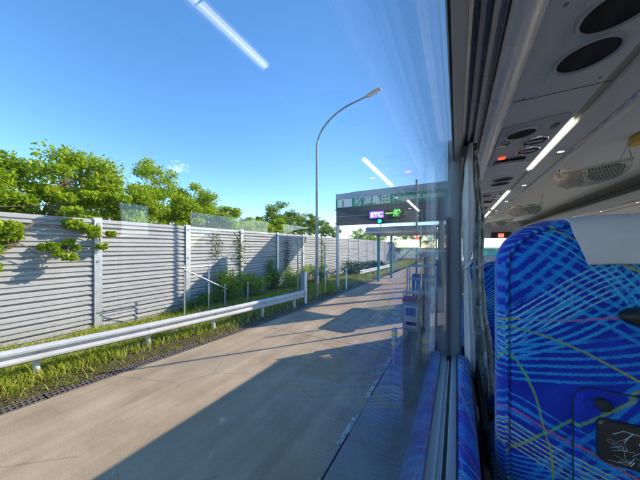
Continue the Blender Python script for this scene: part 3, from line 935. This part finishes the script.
tm = empty('ticket_machine', (-1.1, 7.0, .18)); tag(tm, 'blue-grey box machine on thin legs with a red band on the toll island', 'toll machine')
bd = MB().bbox(-1.30, -.86, 6.95, 7.35, .52, 1.32, .015).build('cabinet', 'machine', tm)
MB().box(-1.26, -.90, 6.938, 6.949, .62, 1.22).build('door', 'steelblue', bd)
MB().box(-1.22, -.94, 6.926, 6.937, .95, 1.16).build('screen', 'blue_paint', bd)
MB().box(-1.22, -.94, 6.926, 6.937, .70, .78).build('slot', 'black', bd)
MB().box(-1.32, -.60, 6.96, 7.36, 1.322, 1.40).build('red_band', 'red_paint', tm)
for x in (-1.28, -.88):
    for y in (6.99, 7.31):
        MB().tube([(x, y, .16), (x, y, 1.6)], .016, 8).build('leg', 'steelblue', tm)
MB().tube([(-1.28, 6.99, 1.58), (-.88, 6.99, 1.58)], .014, 8).build('top_bar', 'steelblue', tm)
sp = empty('striped_pole', (-1.25, 9.3, .18)); tag(sp, 'tall slim pole with a black and yellow striped foot on the toll island', 'pole')
MB().tube([(-1.25, 9.3, 1.9), (-1.25, 9.3, 5.2)], .04, 10).build('shaft', 'galv_dark', sp, True)
for k in range(6):
    MB().tube([(-1.25, 9.3, .16+.29*k), (-1.25, 9.3, .16+.29*k+.288)], .062, 12).build('stripe', 'yellow' if k % 2 else 'black', sp)
for i, (x, y) in enumerate(((-1.12, 8.1), (-.85, 8.3))):
    e = empty('panel_cabinet', (x, y, .18)); tag(e, ['blue control cabinet left of its pair behind the ticket machine', 'blue control cabinet right of its pair behind the ticket machine'][i], 'cabinet')
    MB().bbox(x-.11, x+.11, y, y+.2, .28, 1.95, .012).build('housing', 'blue_paint', e)
    MB().box(x-.13, x+.13, y-.02, y+.22, .16, .28).build('plinth', 'black', e)
    MB().box(x-.02, x+.02, y-.012, y-.001, .5, 1.8).build('light_strip', 'white_paint', e)
bo = empty('toll_booth', (-.86, 12.4, .18)); tag(bo, 'small grey toll booth with windows further along the island', 'toll booth')
MB().box(-1.28, -.44, 11, 13.8, .17, 1.15).build('lower_wall', 'steelblue', bo)
for x in (-1.25, -.47):
    for y in (11.04, 12.4, 13.76):
        MB().box(x-.03, x+.03, y-.03, y+.03, 1.152, 2.40).build('corner_post', 'galv', bo)
for x in (-1.262, -.466):
    for y0, y1 in ((11.08, 12.36), (12.44, 13.72)):
        MB().box(x, x+.008, y0, y1, 1.16, 2.38).build('pane', 'glass_dark', bo)
MB().box(-1.21, -.51, 11.03, 11.04, 1.16, 2.38).build('pane', 'glass_dark', bo)
MB().bbox(-1.40, -.36, 10.8, 14.0, 2.402, 2.62, .03).build('roof', 'canopy', bo)
MB().box(-1.15, -.55, 12.0, 12.5, 1.16, 1.5).build('counter', 'galv_dark', bo)

for i, (x, y, h) in enumerate(((-1.22, 5.6, .95), (-1.22, 10.3, .95), (-.62, 5.9, .8))):
    e = empty('bollard', (x, y, .18)); tag(e, ['yellow banded bollard at the near end of the toll island', 'yellow banded bollard between the striped pole and the booth', 'short yellow banded bollard on the coach side of the island'][i], 'bollard')
    MB().tube([(x, y, .16), (x, y, h), (x, y, h+.05)], [.06, .06, .02], 14).build('shaft', 'galv_dark', e, True)
    for k in range(2):
        MB().tube([(x, y, h-.12-.22*k), (x, y, h-.03-.22*k)], .0625, 14).build('band', 'yellow', e, True)
bg = empty('barrier_gate', (-1.1, 10.75, .18)); tag(bg, 'lane barrier with a grey housing and a raised striped arm before the booth', 'barrier gate')
MB().bbox(-1.26, -.98, 10.5, 10.78, .17, 1.25, .02).build('housing', 'steelblue', bg)
for k in range(7):
    z0_ = 1.1 + k*.36
    MB().bbox(-1.30, -1.265, 10.60, 10.68, z0_, z0_+.359, .004).build('arm_segment', 'red_paint' if k % 2 else 'white_paint', bg)
fr = empty('steel_frame', (-.9, 7.9, .18)); tag(fr, 'pale steel tube frame with a shelf behind the ticket machine', 'frame')
for x in (-1.28, -.52):
    for y in (7.55, 7.95):
        MB().tube([(x, y, .16), (x, y, 2.25)], .02, 8).build('upright', 'steelblue', fr)
for z in (1.5, 1.85, 2.24):
    MB().tube([(-1.28, 7.55, z), (-.52, 7.55, z)], .016, 8).build('crossbar', 'steelblue', fr)
    MB().tube([(-1.28, 7.95, z), (-.52, 7.95, z)], .016, 8).build('crossbar', 'steelblue', fr)
MB().bbox(-1.27, -.53, 7.56, 7.94, 1.42, 1.47, .006).build('shelf', 'galv', fr)
# toll office far ahead, seen through the windscreen
of = empty('toll_office', (5, 44, 0)); tag(of, 'white toll office with a band of teal windows seen through the windscreen', 'building')
MB().box(-1.5, 13, 42, 47, 0, 1.25).build('lower_wall', 'cream', of)
MB().box(-1.3, 12.8, 42.2, 46.8, 1.252, 2.55).build('upper_wall', 'teal', of)
for k in range(6):
    x = -.9 + k*2.3
    w = MB().box(x, x+1.3, 42.12, 42.198, 1.35, 2.35).build('window', 'teal_dark', of)
    MB().box(x-.06, x, 42.08, 42.19, 1.30, 2.40).build('frame', 'cream', w)
    MB().box(x+1.301, x+1.36, 42.08, 42.19, 1.30, 2.40).build('frame', 'cream', w)
MB().bbox(-2.4, 14, 41.0, 48, 2.56, 2.74, .04).build('roof', 'cream', of)

# ------------------------------------------------------------------ the coach
BY0, BY1 = -2.2, 9.7
bus = empty('coach', (1.19, 3.7, 0)); tag(bus, 'high-deck coach seen from a window seat, grey lining, windows and luggage racks', 'bus')
Z = lambda z: EYE + z
def P(prof, y0=BY0+.05, y1=BY1-.3):
    return MB().prism_y([(x, Z(z)) for x, z in prof], y0, y1)
MIR = 2.38
def both(fn):
    fn(lambda pr: pr); fn(lambda pr: [(MIR-x, z) for x, z in pr])

# shell
half_o = [(-.0165, .441), (-.012, .58), (.008, .70), (.06, .80), (.22, .87)]
half_i = [(.30, .80), (.15, .765), (.05, .70), (.022, .58), (.0185, .4605), (-.0118, .4605), (-.0118, .441)]
mir = lambda pr: [(MIR-x, z) for x, z in pr[::-1]]
P(half_o + mir(half_o) + [(MIR-x, z) for x, z in half_i[::-1]] + half_i, BY0, BY1).build('roof', 'liner', bus)
sk_o = [(-.019, .443), (-.016, .582), (.003, .706), (.056, .809), (.218, .881)]
sk_i = [(-.0168, .443), (-.0125, .581), (.0065, .702), (.059, .803), (.2195, .874)]
MB().prism_y([(x, Z(z)) for x, z in sk_o + mir(sk_o) + [(MIR-x, z) for x, z in sk_i] + sk_i[::-1]], BY0-.01, BY1+.01).build('roof_skin', 'body', bus)
P([(-.036, -2.4), (-.036, -.479), (-.012, -.479), (-.012, -2.3), (2.392, -2.3), (2.392, -.479), (2.416, -.479), (2.416, -2.4)], BY0, BY1).build('lower_body', 'body', bus)
MB().box(-.005, 2.385, BY0+.05, BY1-.05, Z(-1.32), Z(-1.26)).build('floor', 'floor', bus)
MB().box(-.036, 2.416, BY0-.05, BY0-.001, Z(-2.4), Z(.86)).build('rear_wall', 'liner', bus)
for s in (0, 1):
    x = -.010 if s == 0 else MIR+.005
    MB().box(x, x+.005, BY0+.05, BY1-.3, Z(-1.26), Z(-.475)).build('side_lining', 'darkwall', bus)
MB().prism_y([(.0, Z(-1.255)), (.0, Z(-.80)), (.045, Z(-.78)), (.085, Z(-.82)), (.085, Z(-1.255))], BY0+.1, BY1-1).build('heater_duct', 'darkwall', bus)

# pillars and window panes
def pillar(y, w=.10):
    b = MB()
    ring = lambda z: [(-.034, y+w, z), (-.034, y, z), (-.020, y-.004, z), (.002, y+.004, z), (.013, y+.018, z), (.018, y+w*.5, z), (.013, y+w-.018, z), (.0, y+w-.004, z)]
    b.loft([ring(Z(t)) for t in (-.478, -.40, 0, .36, .455)])
    return b
PIL = [1.19, 2.84, 4.49, 6.14, 7.79]
for y in PIL:
    pl = pillar(y).build('window_pillar', 'pillar', bus, True)
    MB().box(-.040, -.0345, y-.03, y+.13, Z(-.478), Z(.13)).build('outer_mullion', 'blackplastic', pl)
    MB().bbox(MIR-.015, MIR+.034, y, y+.10, Z(-.478), Z(.395), .01).build('window_pillar', 'pillar', bus)
LEFT = [(-2.0, -.62), (-.46, 1.185)] + [(a+.105, b-.005) for a, b in zip(PIL, PIL[1:])] + [(7.9, 9.3)]
for y0, y1 in LEFT:
    for s in (0, 1):
        inner = [(-.029 + .0165*(max(0.0, z-.12)/.25)**2, z) for z in [-.478, -.3, -.1, .05, .12] + [.12+.255*k/14 for k in range(1, 15)]]
        if s == 1: inner = [(MIR-x, z) for x, z in inner]
        outer = [(x + (.005 if s else -.005), z) for x, z in inner]
        MB().prism_y([(x, Z(z)) for x, z in inner + outer[::-1]], y0, y1).build('window_pane', 'glass', bus, True)
        if s == 0:
            MB().box(-.0128, -.0085, y0, y1, Z(.3625), Z(.3692)).build('window_seal', 'black', bus)
            MB().box(-.028, -.020, y0, y1, Z(-.478), Z(-.468)).build('window_seal', 'black', bus)
for s in (0, 1):
    xa, xb = (-.036, -.012) if s == 0 else (MIR+.012, MIR+.036)
    MB().box(xa, xb, -.61, -.47, Z(-.469), Z(.439)).build('window_pillar', 'pillar', bus)
    MB().box(xa, xb, BY0+.01, -2.01, Z(-.469), Z(.439)).build('window_pillar', 'pillar', bus)
    MB().box(xa, xb, 9.31, BY1-.01, Z(-.469), Z(.439)).build('window_pillar', 'pillar', bus)

# ledge below the window: smooth strip and padded fabric
segs = [(-2.1, 1.188)] + [(a+.102, b-.002) for a, b in zip(PIL, PIL[1:])]
for y0, y1 in segs:
    MB().prism_y([(x, Z(z)) for x, z in [(-.0195, -.478), (-.0195, -.461), (-.012, -.458), (-.002, -.4585), (.0, -.463), (.0, -.478)]], y0, y1).build('ledge_strip', 'pillar', bus, True)
    MB().prism_y([(x, Z(z)) for x, z in [(.001, -.50), (.001, -.464), (.006, -.457), (.018, -.453), (.034, -.456), (.043, -.464), (.046, -.50)]], y0, y1).build('fabric_ledge', 'fabric_sill', bus, True)
P([(.0, -.79), (.001, -.502), (.042, -.502), (.020, -.79)], BY0+.1, 8.4).build('ledge_lining', 'darkwall', bus)

# header above the window, curtain rails, padded roll, rack underside
def header(f):
    P(f([(-.0115, .374), (-.0095, .370), (.018, .424), (.018, .46), (-.0115, .46)])).build('header_panel', 'plastic_grey', bus)
    P(f([(.0185, .425), (.026, .430), (.028, .442), (.036, .445), (.038, .432), (.047, .436), (.049, .450), (.058, .453), (.060, .440), (.070, .445), (.072, .459), (.080, .462), (.086, .456), (.090, .49), (.0185, .49)])).build('curtain_rail', 'rail_metal', bus)
    roll = [(.0905, .461)] + [(.128 - .038*cos(a), .486 - .030*sin(a) + .012*(1-cos(a))) for a in [radians(k) for k in range(15, 181, 15)]] + [(.166, .53), (.0905, .53)]
    P(f(roll)).build('padded_roll', 'beige_roll', bus, True)
    P(f([(.167, .507), (.404, .523), (.412, .530), (.412, .57), (.167, .57)])).build('rack_underside', 'liner', bus)
    P(f([(.413, .534), (.440, .537), (.440, .57), (.413, .57)])).build('lamp_channel', 'olive_strip', bus)
    P(f([(.441, .530), (.447, .526), (.545, .536), (.549, .545), (.549, .58), (.441, .58)])).build('rack_band', 'plastic_mid', bus)
    P(f([(.5495, .537), (.556, .534), (.561, .540), (.561, .58), (.5495, .58)])).build('bright_trim', 'chrome', bus)
    P(f([(.562, .545), (.578, .545), (.582, .552), (.615, .562), (.621, .570), (.648, .585), (.662, .61), (.662, .66), (.645, .665), (.63, .615), (.562, .60)])).build('rack_nose', 'plastic_mid', bus)
    P(f([(.668, .622), (.682, .630), (.682, .648), (.668, .654)])).build('grab_rail', 'blackplastic', bus)
both(header)
P([(.74, .797), (.80, .772), (1.58, .772), (1.64, .797)]).build('centre_ceiling_panel', 'liner', bus)

# lit strip lamps in the rack channel and small spot lamps in the band
for s in (0, 1):
    for k in range(6):
        y0 = -.35 if k == 0 else 1.42 + 1.5*(k-1)
        y1 = y0 + (.90 if k == 0 else (.74 if k == 1 else 1.25))
        xa, xb = (.422, .4305) if s == 0 else (MIR-.434, MIR-.419)
        if y1 > BY1-.4 or s == 1: continue
        MB().box(xa, xb, y0, y1, Z(.524), Z(.5335)).build('strip_lamp', 'led', bus)
    for k in range(9):
        y = 1.84 + .85*k
        if y > 9: continue
        x = .503 if s == 0 else MIR-.503
        z = .5325
        sp_ = MB().ring_z(x, y, Z(z), .014, .020, .004, 16).build('spot_lamp', 'chrome', bus)
        MB().disc_z(x, y, Z(z)+.0, .0135, .0135, .003, 14).build('spot_lens', 'led_spot', sp_)

def zu(x): return .507 + (x-.167)*(.016/.237)      # underside height at x
def vent(parent, x, y, r, name='air_vent', nb=4):
    v = MB().ring_z(x, y, Z(zu(x))+.001, r, r*1.17, .009, 28, 1.0, .0675).build(name, 'plastic_grey', parent, True)
    MB().disc_z(x, y, Z(zu(x)), r, r, .006, 26, .0675).build('grille', 'grille', v)
    for k in range(nb):
        u = -r*.75 + 1.5*r*k/(nb-1); hw = sqrt(max(.0001, (r*.95)**2-u*u))
        MB().box(x-hw, x+hw, y+u-.002, y+u+.002, Z(zu(x))-.008, Z(zu(x))-.0022).build('slat', 'black', v)
    return v
PER = 1.52
def speaker_pair(y):
    pn = MB().loft([[(x, yy, Z(zu(x))+d) for x, yy in ((.255, y-.10), (.352, y-.10), (.37, y-.08), (.37, y+.23), (.352, y+.25), (.255, y+.25), (.237, y+.23), (.237, y-.08))] for d in (.0005, -.0030)]).build('vent_plate', 'liner', bus)
    vent(bus, .304, y, .060, 'round_vent', 0)
    vent(bus, .304, y+.15, .060, 'round_vent', 0)
def service_panel(y):
    pn = MB().loft([[(x, yy, Z(zu(x))+d) for x, yy in ((.180, y), (.375, y), (.392, y+.02), (.392, y+.56), (.375, y+.58), (.180, y+.58), (.172, y+.57), (.172, y+.01))] for d in (.001, -.006)]).build('service_panel', 'plastic_grey', bus)
    def d(name, x, yy, r, mat, ring=True, ell=1.0):
        zz = Z(zu(x)) - .0055
        if ring: MB().ring_z(x, yy, zz, r, r*1.16, .007, 26, ell, .0675).build(name+'_ring', 'chrome' if r < .05 else 'plastic_mid', pn, True)
        MB().disc_z(x, yy, zz, r*ell*.99, r*.99, .003, 24, .0675).build(name, mat, pn)
    d('speaker', .250, y+.10, .052, 'grille')
    d('air_nozzle', .325, y+.235, .044, 'black'); d('air_nozzle', .325, y+.37, .044, 'black')
    d('lamp_switch', .205, y+.19, .020, 'blackplastic')
    for xx, yy in ((.325, y+.235), (.325, y+.37)):
        MB().box(xx-.03, xx+.03, yy-.004, yy+.004, Z(zu(xx))-.016, Z(zu(xx))-.0088).build('nozzle_fin', 'plastic_mid', pn)
    MB().bbox(.205, .238, y+.405, y+.430, Z(zu(.22))-.016, Z(zu(.22))-.006, .003).build('call_button', 'red_button', pn)
    MB().bbox(.195, .34, y+.47, y+.525, Z(zu(.26))-.020, Z(zu(.26))-.006, .004).build('reading_lamp_bar', 'blackplastic', pn)
    MB().box(.190, .345, y+.53, y+.538, Z(zu(.26))-.018, Z(zu(.26))-.006).build('bar_trim', 'chrome', pn)
    MB().box(.352, .372, y+.08, y+.12, Z(zu(.36))-.010, Z(zu(.36))-.006).build('seat_number_tab', 'blackplastic', pn)
for k in range(5):
    for xx, yy in ((.20, .70), (.385, .70), (.20, 1.08), (.385, 1.08)):
        MB().disc_z(xx, yy+PER*k, Z(zu(xx))+.001, .0045, .0045, .003, 10, .0675).build('screw', 'galv_dark', bus)
    speaker_pair(.77 + PER*k)
    service_panel(1.29 + PER*k)
for k in range(1, 14):
    y = -1.2 + .76*k
    MB().box(.170, .411, y-.0015, y+.0015, Z(.5050), Z(.5060)).build('liner_seam', 'black', bus)

# front end: bulkhead, dash, windscreen, lit board
MB().box(.0, 2.38, BY1-.30, BY1-.25, Z(.27), Z(.79)).build('front_bulkhead', 'plastic_grey', bus)
MB().box(.95, 1.45, BY1-.36, BY1-.305, Z(.28), Z(.46)).build('route_board', 'blackplastic', bus)
MB().box(1.12, 1.26, BY1-.37, BY1-.361, Z(.30), Z(.41)).build('lit_board', 'red_sign', bus)
MB().prism_x([(BY1-.9, Z(-1.25)), (BY1-.9, Z(-.42)), (BY1-.7, Z(-.36)), (BY1-.03, Z(-.40)), (BY1-.03, Z(-1.25))], .0, 2.38).build('dashboard', 'plastic_mid', bus)
MB().box(-.02, 2.40, BY1-.02, BY1-.014, Z(-.6), Z(.40)).build('windscreen', 'glass', bus)
MB().box(-.034, 2.414, BY1+.001, BY1+.014, Z(-2.4), Z(-.55)).build('front_panel', 'body', bus)
MB().box(.0, 2.38, BY1+.001, BY1+.014, Z(.38), Z(.86)).build('front_panel', 'body', bus)
for y in (.6, 7.0):
    for xa, xb in ((-.02, .28), (2.10, 2.40)):
        t = MB().tube([(xa, y-.5, .5), (xb, y-.5, .5)], .5, 28).build('wheel', 'black', bus, True)

# ------------------------------------------------------------------ seats (built once, then copied)
def seat_outline(w=.46, zt=.06, zb=-.62, rt=.105, rb=.10, inset=0.0):
    pts = []
    x0, x1 = inset, w-inset; z1 = zt-inset; z0 = zb+inset
    rt = max(.02, rt-inset*.7); rb = max(.02, rb-inset*.7)
    for cx, cz, r, a0 in ((x1-rt, z1-rt, rt, 0), (x0+rt, z1-rt, rt, 90), (x0+rb, z0+rb, rb, 180), (x1-rb, z0+rb, rb, 270)):
        for k in range(9):
            a = radians(a0 + 90*k/8); pts.append((cx+r*cos(a), cz+r*sin(a)))
    return pts
def make_seat():
    b = MB(); rings = []
    for ins, y in ((.20, -.020), (.14, -.020), (.09, -.017), (.055, -.012), (.03, -.005), (.012, .008), (0, .028), (0, .07), (.006, .095), (.03, .115), (.08, .125), (.2, .128)):
        rings.append([(x, y + .05*min(0, z+.2)*-.0 - .10*(z+.3)*-.35*0, z) for x, z in seat_outline(inset=ins)])
    b.loft(rings)
    root = back = b.build('passenger_seat', 'fabric', None, True)
    # piping along the rear edge
    pp = [(x, .0, z) for x, z in seat_outline(inset=.016)]
    MB().tube(pp+[pp[0]], .004, 6).build('piping', 'fabric', back, True)
    # headrest cloth folded over the top
    prof = [(-.026, -.033), (-.027, .0), (-.024, .030), (-.010, .053), (.02, .066), (.06, .0685), (.09, .066), (.115, .052), (.130, .02), (.133, -.12)]
    vs = []; fs = []; nx = 14
    for layer in (0, 1):
        for i, (y, z) in enumerate(prof):
            t = i/(len(prof)-1)
            slant = .022*max(0, (.03-z)/.063) if i < 4 else 0
            for j in range(nx):
                u = j/(nx-1)
                xa = .118+slant; xb = .342-slant
                cy = .03; d = .0025*layer
                sag = .0025*sin(u*9+i*.7)*(1 if i < 3 else .3)
                vs.append((xa+(xb-xa)*u, y + (d if y < cy else -d) - abs(sag)*(1 if y < cy else -1), z-d + (-.004*abs(2*u-1)**3 if 3 < i < 8 else 0) + (.0035*sin(u*5) if i == 0 else 0)))
    n = len(prof)*nx
    for layer in (0, 1):
        for i in range(len(prof)-1):
            for j in range(nx-1):
                a = layer*n + i*nx + j
                fs.append((a, a+1, a+nx+1, a+nx))
    for i in range(len(prof)-1):
        for j in (0, nx-1):
            a = i*nx+j; fs.append((a, a+nx, a+nx+n, a+n))
    for i in (0, len(prof)-1):
        for j in range(nx-1):
            a = i*nx+j; fs.append((a, a+1, a+1+n, a+n))
    cloth = MB().add(vs, fs).build('headrest_cloth', 'cover', None, True)
    # pocket panel on the rear
    def rr(x0, x1, z0, z1, r, y, n=6):
        pts = []
        for cx, cz, a0 in ((x1-r, z1-r, 0), (x0+r, z1-r, 90), (x0+r, z0+r, 180), (x1-r, z0+r, 270)):
            for k in range(n): a = radians(a0+90*k/(n-1)); pts.append((cx+r*cos(a), y, cz+r*sin(a)))
        return pts
    pk = MB().loft([rr(.118, .342, -.60, -.275, .03, -.012), rr(.120, .340, -.598, -.277, .03, -.026), rr(.126, .334, -.592, -.283, .026, -.032), rr(.16, .30, -.56, -.31, .02, -.034)]).build('seat_pocket', 'fabric', root, True)
    pq = rr(.1192, .3408, -.599, -.2762, .03, -.022); MB().tube(pq+[pq[0]], .0014, 6).build('piping', 'darkwall', root)
    cd = MB().loft([rr(.147, .315, -.402, -.322, .012, -.034), rr(.147, .315, -.402, -.322, .012, -.041), rr(.150, .312, -.399, -.325, .010, -.043)]).build('instruction_plate', 'blackplastic', root)
    for pts in ([(.165, -.345), (.178, -.335), (.20, -.335), (.206, -.36), (.19, -.375), (.215, -.388)], [(.205, -.333), (.198, -.352), (.213, -.372), (.235, -.382), (.27, -.385)], [(.225, -.334), (.238, -.35), (.262, -.352), (.268, -.336)], [(.232, -.36), (.25, -.366), (.262, -.36), (.258, -.376)], [(.163, -.37), (.178, -.362), (.182, -.388)], [(.275, -.34), (.30, -.345), (.302, -.38), (.28, -.385)]):
        MB().tube([(x, -.0435, z) for x, z in pts], .0006, 4).build('line_drawing', 'steelblue', root)
    rp = random.Random(4)
    for _ in range(16):
        x0_, z0_ = rp.uniform(.162, .29), rp.uniform(-.392, -.335); pts_ = [(x0_, z0_)]
        for _k in range(3): pts_.append((min(.306, max(.157, pts_[-1][0]+rp.uniform(-.02, .02))), min(-.331, max(-.394, pts_[-1][1]+rp.uniform(-.014, .014)))))
        MB().tube([(x, -.0432, z) for x, z in pts_], .00045, 4).build('line_drawing', 'steelblue', root)
    MB().tube([(.155, -.030, -.297), (.155, -.042, -.297), (.155, -.045, -.297)], [.011, .011, .006], 16).build('snap_button', 'darkwall', root, True)
    # hook knob
    rings = []
    for yy, r in ((-.012, .030), (-.03, .032), (-.042, .026), (-.048, .012)):
        rings.append([(.222+r*1.35*cos(2*pi*k/20), yy, -.128+r*.62*sin(2*pi*k/20)) for k in range(20)])
    MB().loft(rings).build('knob', 'blackplastic', root, True)
    # cushion, armrests, base
    MB().bbox(.02, .44, .10, .58, -.86, -.70, .04).build('cushion', 'fabric', root, True)
    MB().bbox(.06, .40, .05, .52, -1.26, -.861, .02).build('base', 'blackplastic', root)
    MB().bbox(-.022, -.003, .12, .50, -.55, -.50, .008).build('armrest', 'blackplastic', root)
    return root, cloth
seat0, cloth0 = make_seat()
SEATS = [  # x, y, dz, label
    (.085, .70, 0, 'large blue patterned seat back nearest to the camera'),
    (.085, 1.62, -.14, 'blue seat one row forward, beside the curtain'),
    (.56, .70, 0, 'aisle-side blue seat beside the nearest seat back'),
    (.56, 1.62, -.14, 'aisle-side blue seat in the second row forward'),
    (1.37, .70, 0, 'blue seat across the aisle level with the nearest seat back'),
    (1.85, .70, 0, 'window seat across the aisle level with the nearest seat back'),
    (1.37, 1.62, -.14, 'aisle seat on the right in the second row forward'),
    (1.85, 1.62, -.14, 'window seat on the right in the second row forward'),
    (.085, 2.54, -.14, 'blue left window seat three rows forward'),
]
for i, (x, y, dz, lab) in enumerate(SEATS):
    s = seat0 if i == 0 else copy_tree(seat0)
    s.parent = bus
    s.location = (x-bus.location.x, y-bus.location.y, EYE+dz)
    tag(s, lab)
    c = cloth0 if i == 0 else copy_tree(cloth0)
    c.location = (x, y, EYE+dz)
    tag(c, 'grey cloth over the ' + lab, 'headrest cloth', 'headrest cloths')

# ------------------------------------------------------------------ curtains at the pillar
def curtain(name, label, cx, cy, rows, mat, npl, seed, tie=None):
    """rows: (z, rx, ry, dx, dy); pleated bundle"""
    rnd = random.Random(seed); root = empty(name, (cx, cy, Z(rows[-1][0]))); tag(root, label, 'curtain', 'curtains tied at the window pillar')
    n = npl*6; rings = []; ph = [rnd.uniform(-.4, .4) for _ in range(npl)]
    def lerp_rows(z):
        for (a, b) in zip(rows, rows[1:]):
            if a[0] >= z >= b[0]:
                t = (a[0]-z)/(a[0]-b[0]); t = t*t*(3-2*t)
                return [p+(q-p)*t for p, q in zip(a[1:], b[1:])]
        return rows[-1][1:]
    K = 46
    for i in range(K+1):
        z = rows[0][0] + (rows[-1][0]-rows[0][0])*i/K
        rx, ry, dx, dy = lerp_rows(z)
        ring = []
        for k in range(n):
            a = 2*pi*k/n
            pl = 1 + .20*cos(npl*a + ph[int(k/6) % npl] + z*1.5) + .05*sin(3*a+z*9)
            ring.append((cx+dx+rx*cos(a)*pl, cy+dy+ry*sin(a)*pl, Z(z)))
        rings.append(ring)
    c = MB().loft(rings).build('drape', mat, root, True)
    if tie:
        z, rx, ry, dx, dy = tie
        pts = [(cx+dx+rx*cos(2*pi*k/20), cy+dy+ry*sin(2*pi*k/20), Z(z + .018*cos(2*pi*k/20))) for k in range(21)]
        MB().tube(pts, .006, 6).build('tie_band', 'lace', root)
    return root
curtain('curtain', 'white gathered lace curtain hanging against the grey window pillar', .041, 1.215,
        [(.43, .008, .03, .010, .0), (.33, .013, .045, .002, 0), (.18, .020, .055, .002, 0), (.0, .017, .05, .0, 0), (-.075, .009, .03, -.004, 0), (-.2, .015, .045, .0, 0), (-.42, .018, .055, .006, 0), (-.53, .016, .05, .010, 0)], 'lace', 7, 3,
        (-.075, .014, .05, -.002, 0))
curtain('curtain', 'grey-green leaf patterned curtain bunched behind the white one', .080, 1.31,
        [(.44, .010, .04, -.012, 0), (.30, .017, .05, -.006, 0), (.12, .019, .07, .006, 0), (-.07, .016, .06, .004, 0), (-.25, .022, .07, .008, 0), (-.45, .030, .08, .022, 0), (-.62, .030, .08, .030, 0)], 'drape', 8, 5,
        (-.08, .022, .075, .004, 0))
for i, (y, w_) in enumerate(((.55, .34), (1.36, .16), (2.9, .16))):
    curtain('curtain', ['wide pale curtain drawn across the right-hand window level with the nearest seat', 'narrow pale curtain bunched at the near right-hand pillar', 'narrow pale curtain bunched at the far right-hand pillar'][i], MIR-.06, y,
            [(.43, .02, w_*.9, 0, 0), (.1, .03, w_, 0, 0), (-.1, .02, w_*.8, 0, 0), (-.5, .03, w_, 0, 0)], 'drape', 8, 9+i)
MB().box(.02, .075, 1.20, 1.34, Z(.424), Z(.430)).build('curtain_hook', 'blackplastic', bus)

# ------------------------------------------------------------------ luggage nets under the rack edge
def luggage_net(label, y, seed, x0=.53, w=.28):
    rnd = random.Random(seed)
    root = empty('luggage_net', (x0+w/2, y, Z(.40))); tag(root, label, 'luggage net', 'luggage nets hanging from the rack')
    def surf(u, v):   # u across, v around from back top, under, to front top
        a = pi*v
        sagz = .035*sin(pi*u)**.6
        return (x0+w*u, y - .075*cos(a), Z(.525 - .095 - (.055+sagz)*sin(a)**.8 + .035*u))
    cords = MB(); nu, nv = 22, 10
    for d in (0, 1):
        for k in range(-nv, nu+1, 1):
            pts = []
            for j in range(nv+1):
                uu = (k + (j if d == 0 else nv-j))/nu
                if 0 <= uu <= 1: pts.append(surf(uu, j/nv))
            if len(pts) > 1: cords.tube(pts, .0016, 4, False)
    cords.build('netting', 'net', root)
    MB().tube([surf(k/16, 0) for k in range(17)], .007, 8).build('rim', 'net', root, True)
    MB().tube([surf(k/16, 1) for k in range(17)], .007, 8).build('rim', 'net', root, True)
    for u in (0.02, .98):
        a = surf(u, 0); b = surf(u, 1)
        MB().tube([a, (a[0]+.012, y-.02, Z(.50+.035*u)), (a[0]+.02, y, Z(.56+.03*u)), (a[0]+.012, y+.02, Z(.50+.035*u)), b], .0025, 6).build('hanger', 'net', root)
    return root
def bundle(name, label, cx, cy, cz, rx, ry, rz, mat, seed):
    rnd = random.Random(seed); root = empty(name, (cx, cy, cz-rz)); tag(root, label, 'bundle')
    ph = [rnd.uniform(0, 6.28) for _ in range(6)]
    rings = []
    for i in range(1, 14):
        th = pi*i/14
        ring = []
        for k in range(26):
            a = 2*pi*k/26
            r = 1 + .10*sin(3*a+ph[0]+2*th) + .07*sin(7*a+ph[1]) * sin(th) + .06*sin(5*th+ph[2]+2*a)
            ring.append((cx+rx*r*sin(th)*cos(a), cy+ry*r*sin(th)*sin(a), cz+rz*r*cos(th)))
        rings.append(ring)
    MB().loft(rings).build('cloth', mat, root, True)
    kn = MB(); kn.tube([(cx-rx*.9, cy-ry*.3, cz+rz*.2), (cx-rx*1.05, cy-ry*.5, cz+rz*.55), (cx-rx*.85, cy-ry*.4, cz+rz*.8)], [.012, .009, .006], 8)
    kn.build('knot', mat, root, True)
luggage_net('mesh luggage net with beige and green bundles, nearest under the rack edge', 2.0, 71)
bundle('cloth_bundle', 'beige cloth bundle in the left end of the nearest luggage net', .585, 2.0, Z(.410), .060, .062, .056, 'beige_cloth', 81)
bundle('cloth_bundle', 'green cloth bundle in the right end of the nearest luggage net', .735, 2.0, Z(.425), .070, .060, .044, 'green_cloth', 82)
luggage_net('second mesh luggage net farther along the rack edge', 3.55, 72)
bundle('cloth_bundle', 'orange-beige bundle in the second luggage net', .60, 3.55, Z(.410), .075, .062, .060, 'beige_cloth', 83)
bundle('cloth_bundle', 'dark green bundle beside the orange-beige one in the second net', .745, 3.55, Z(.425), .065, .060, .052, 'green_cloth', 84)
luggage_net('third mesh luggage net far along the rack edge', 5.1, 73)
bundle('cloth_bundle', 'small green bundle in the third luggage net', .66, 5.1, Z(.395), .07, .055, .036, 'green_cloth', 85)
yt = empty('yellow_case', (1.09, 2.53, Z(.70)))
tag(yt, 'small yellow case hooked under the centre ceiling at the right edge', 'case')
MB().bbox(1.06, 1.18, 2.47, 2.60, Z(.705), Z(.771), .012).build('shell', 'yellow', yt, True)
MB().tube([(1.09, 2.468, Z(.74)), (1.12, 2.455, Z(.73)), (1.15, 2.468, Z(.74))], .004, 6).build('handle', 'black', yt)
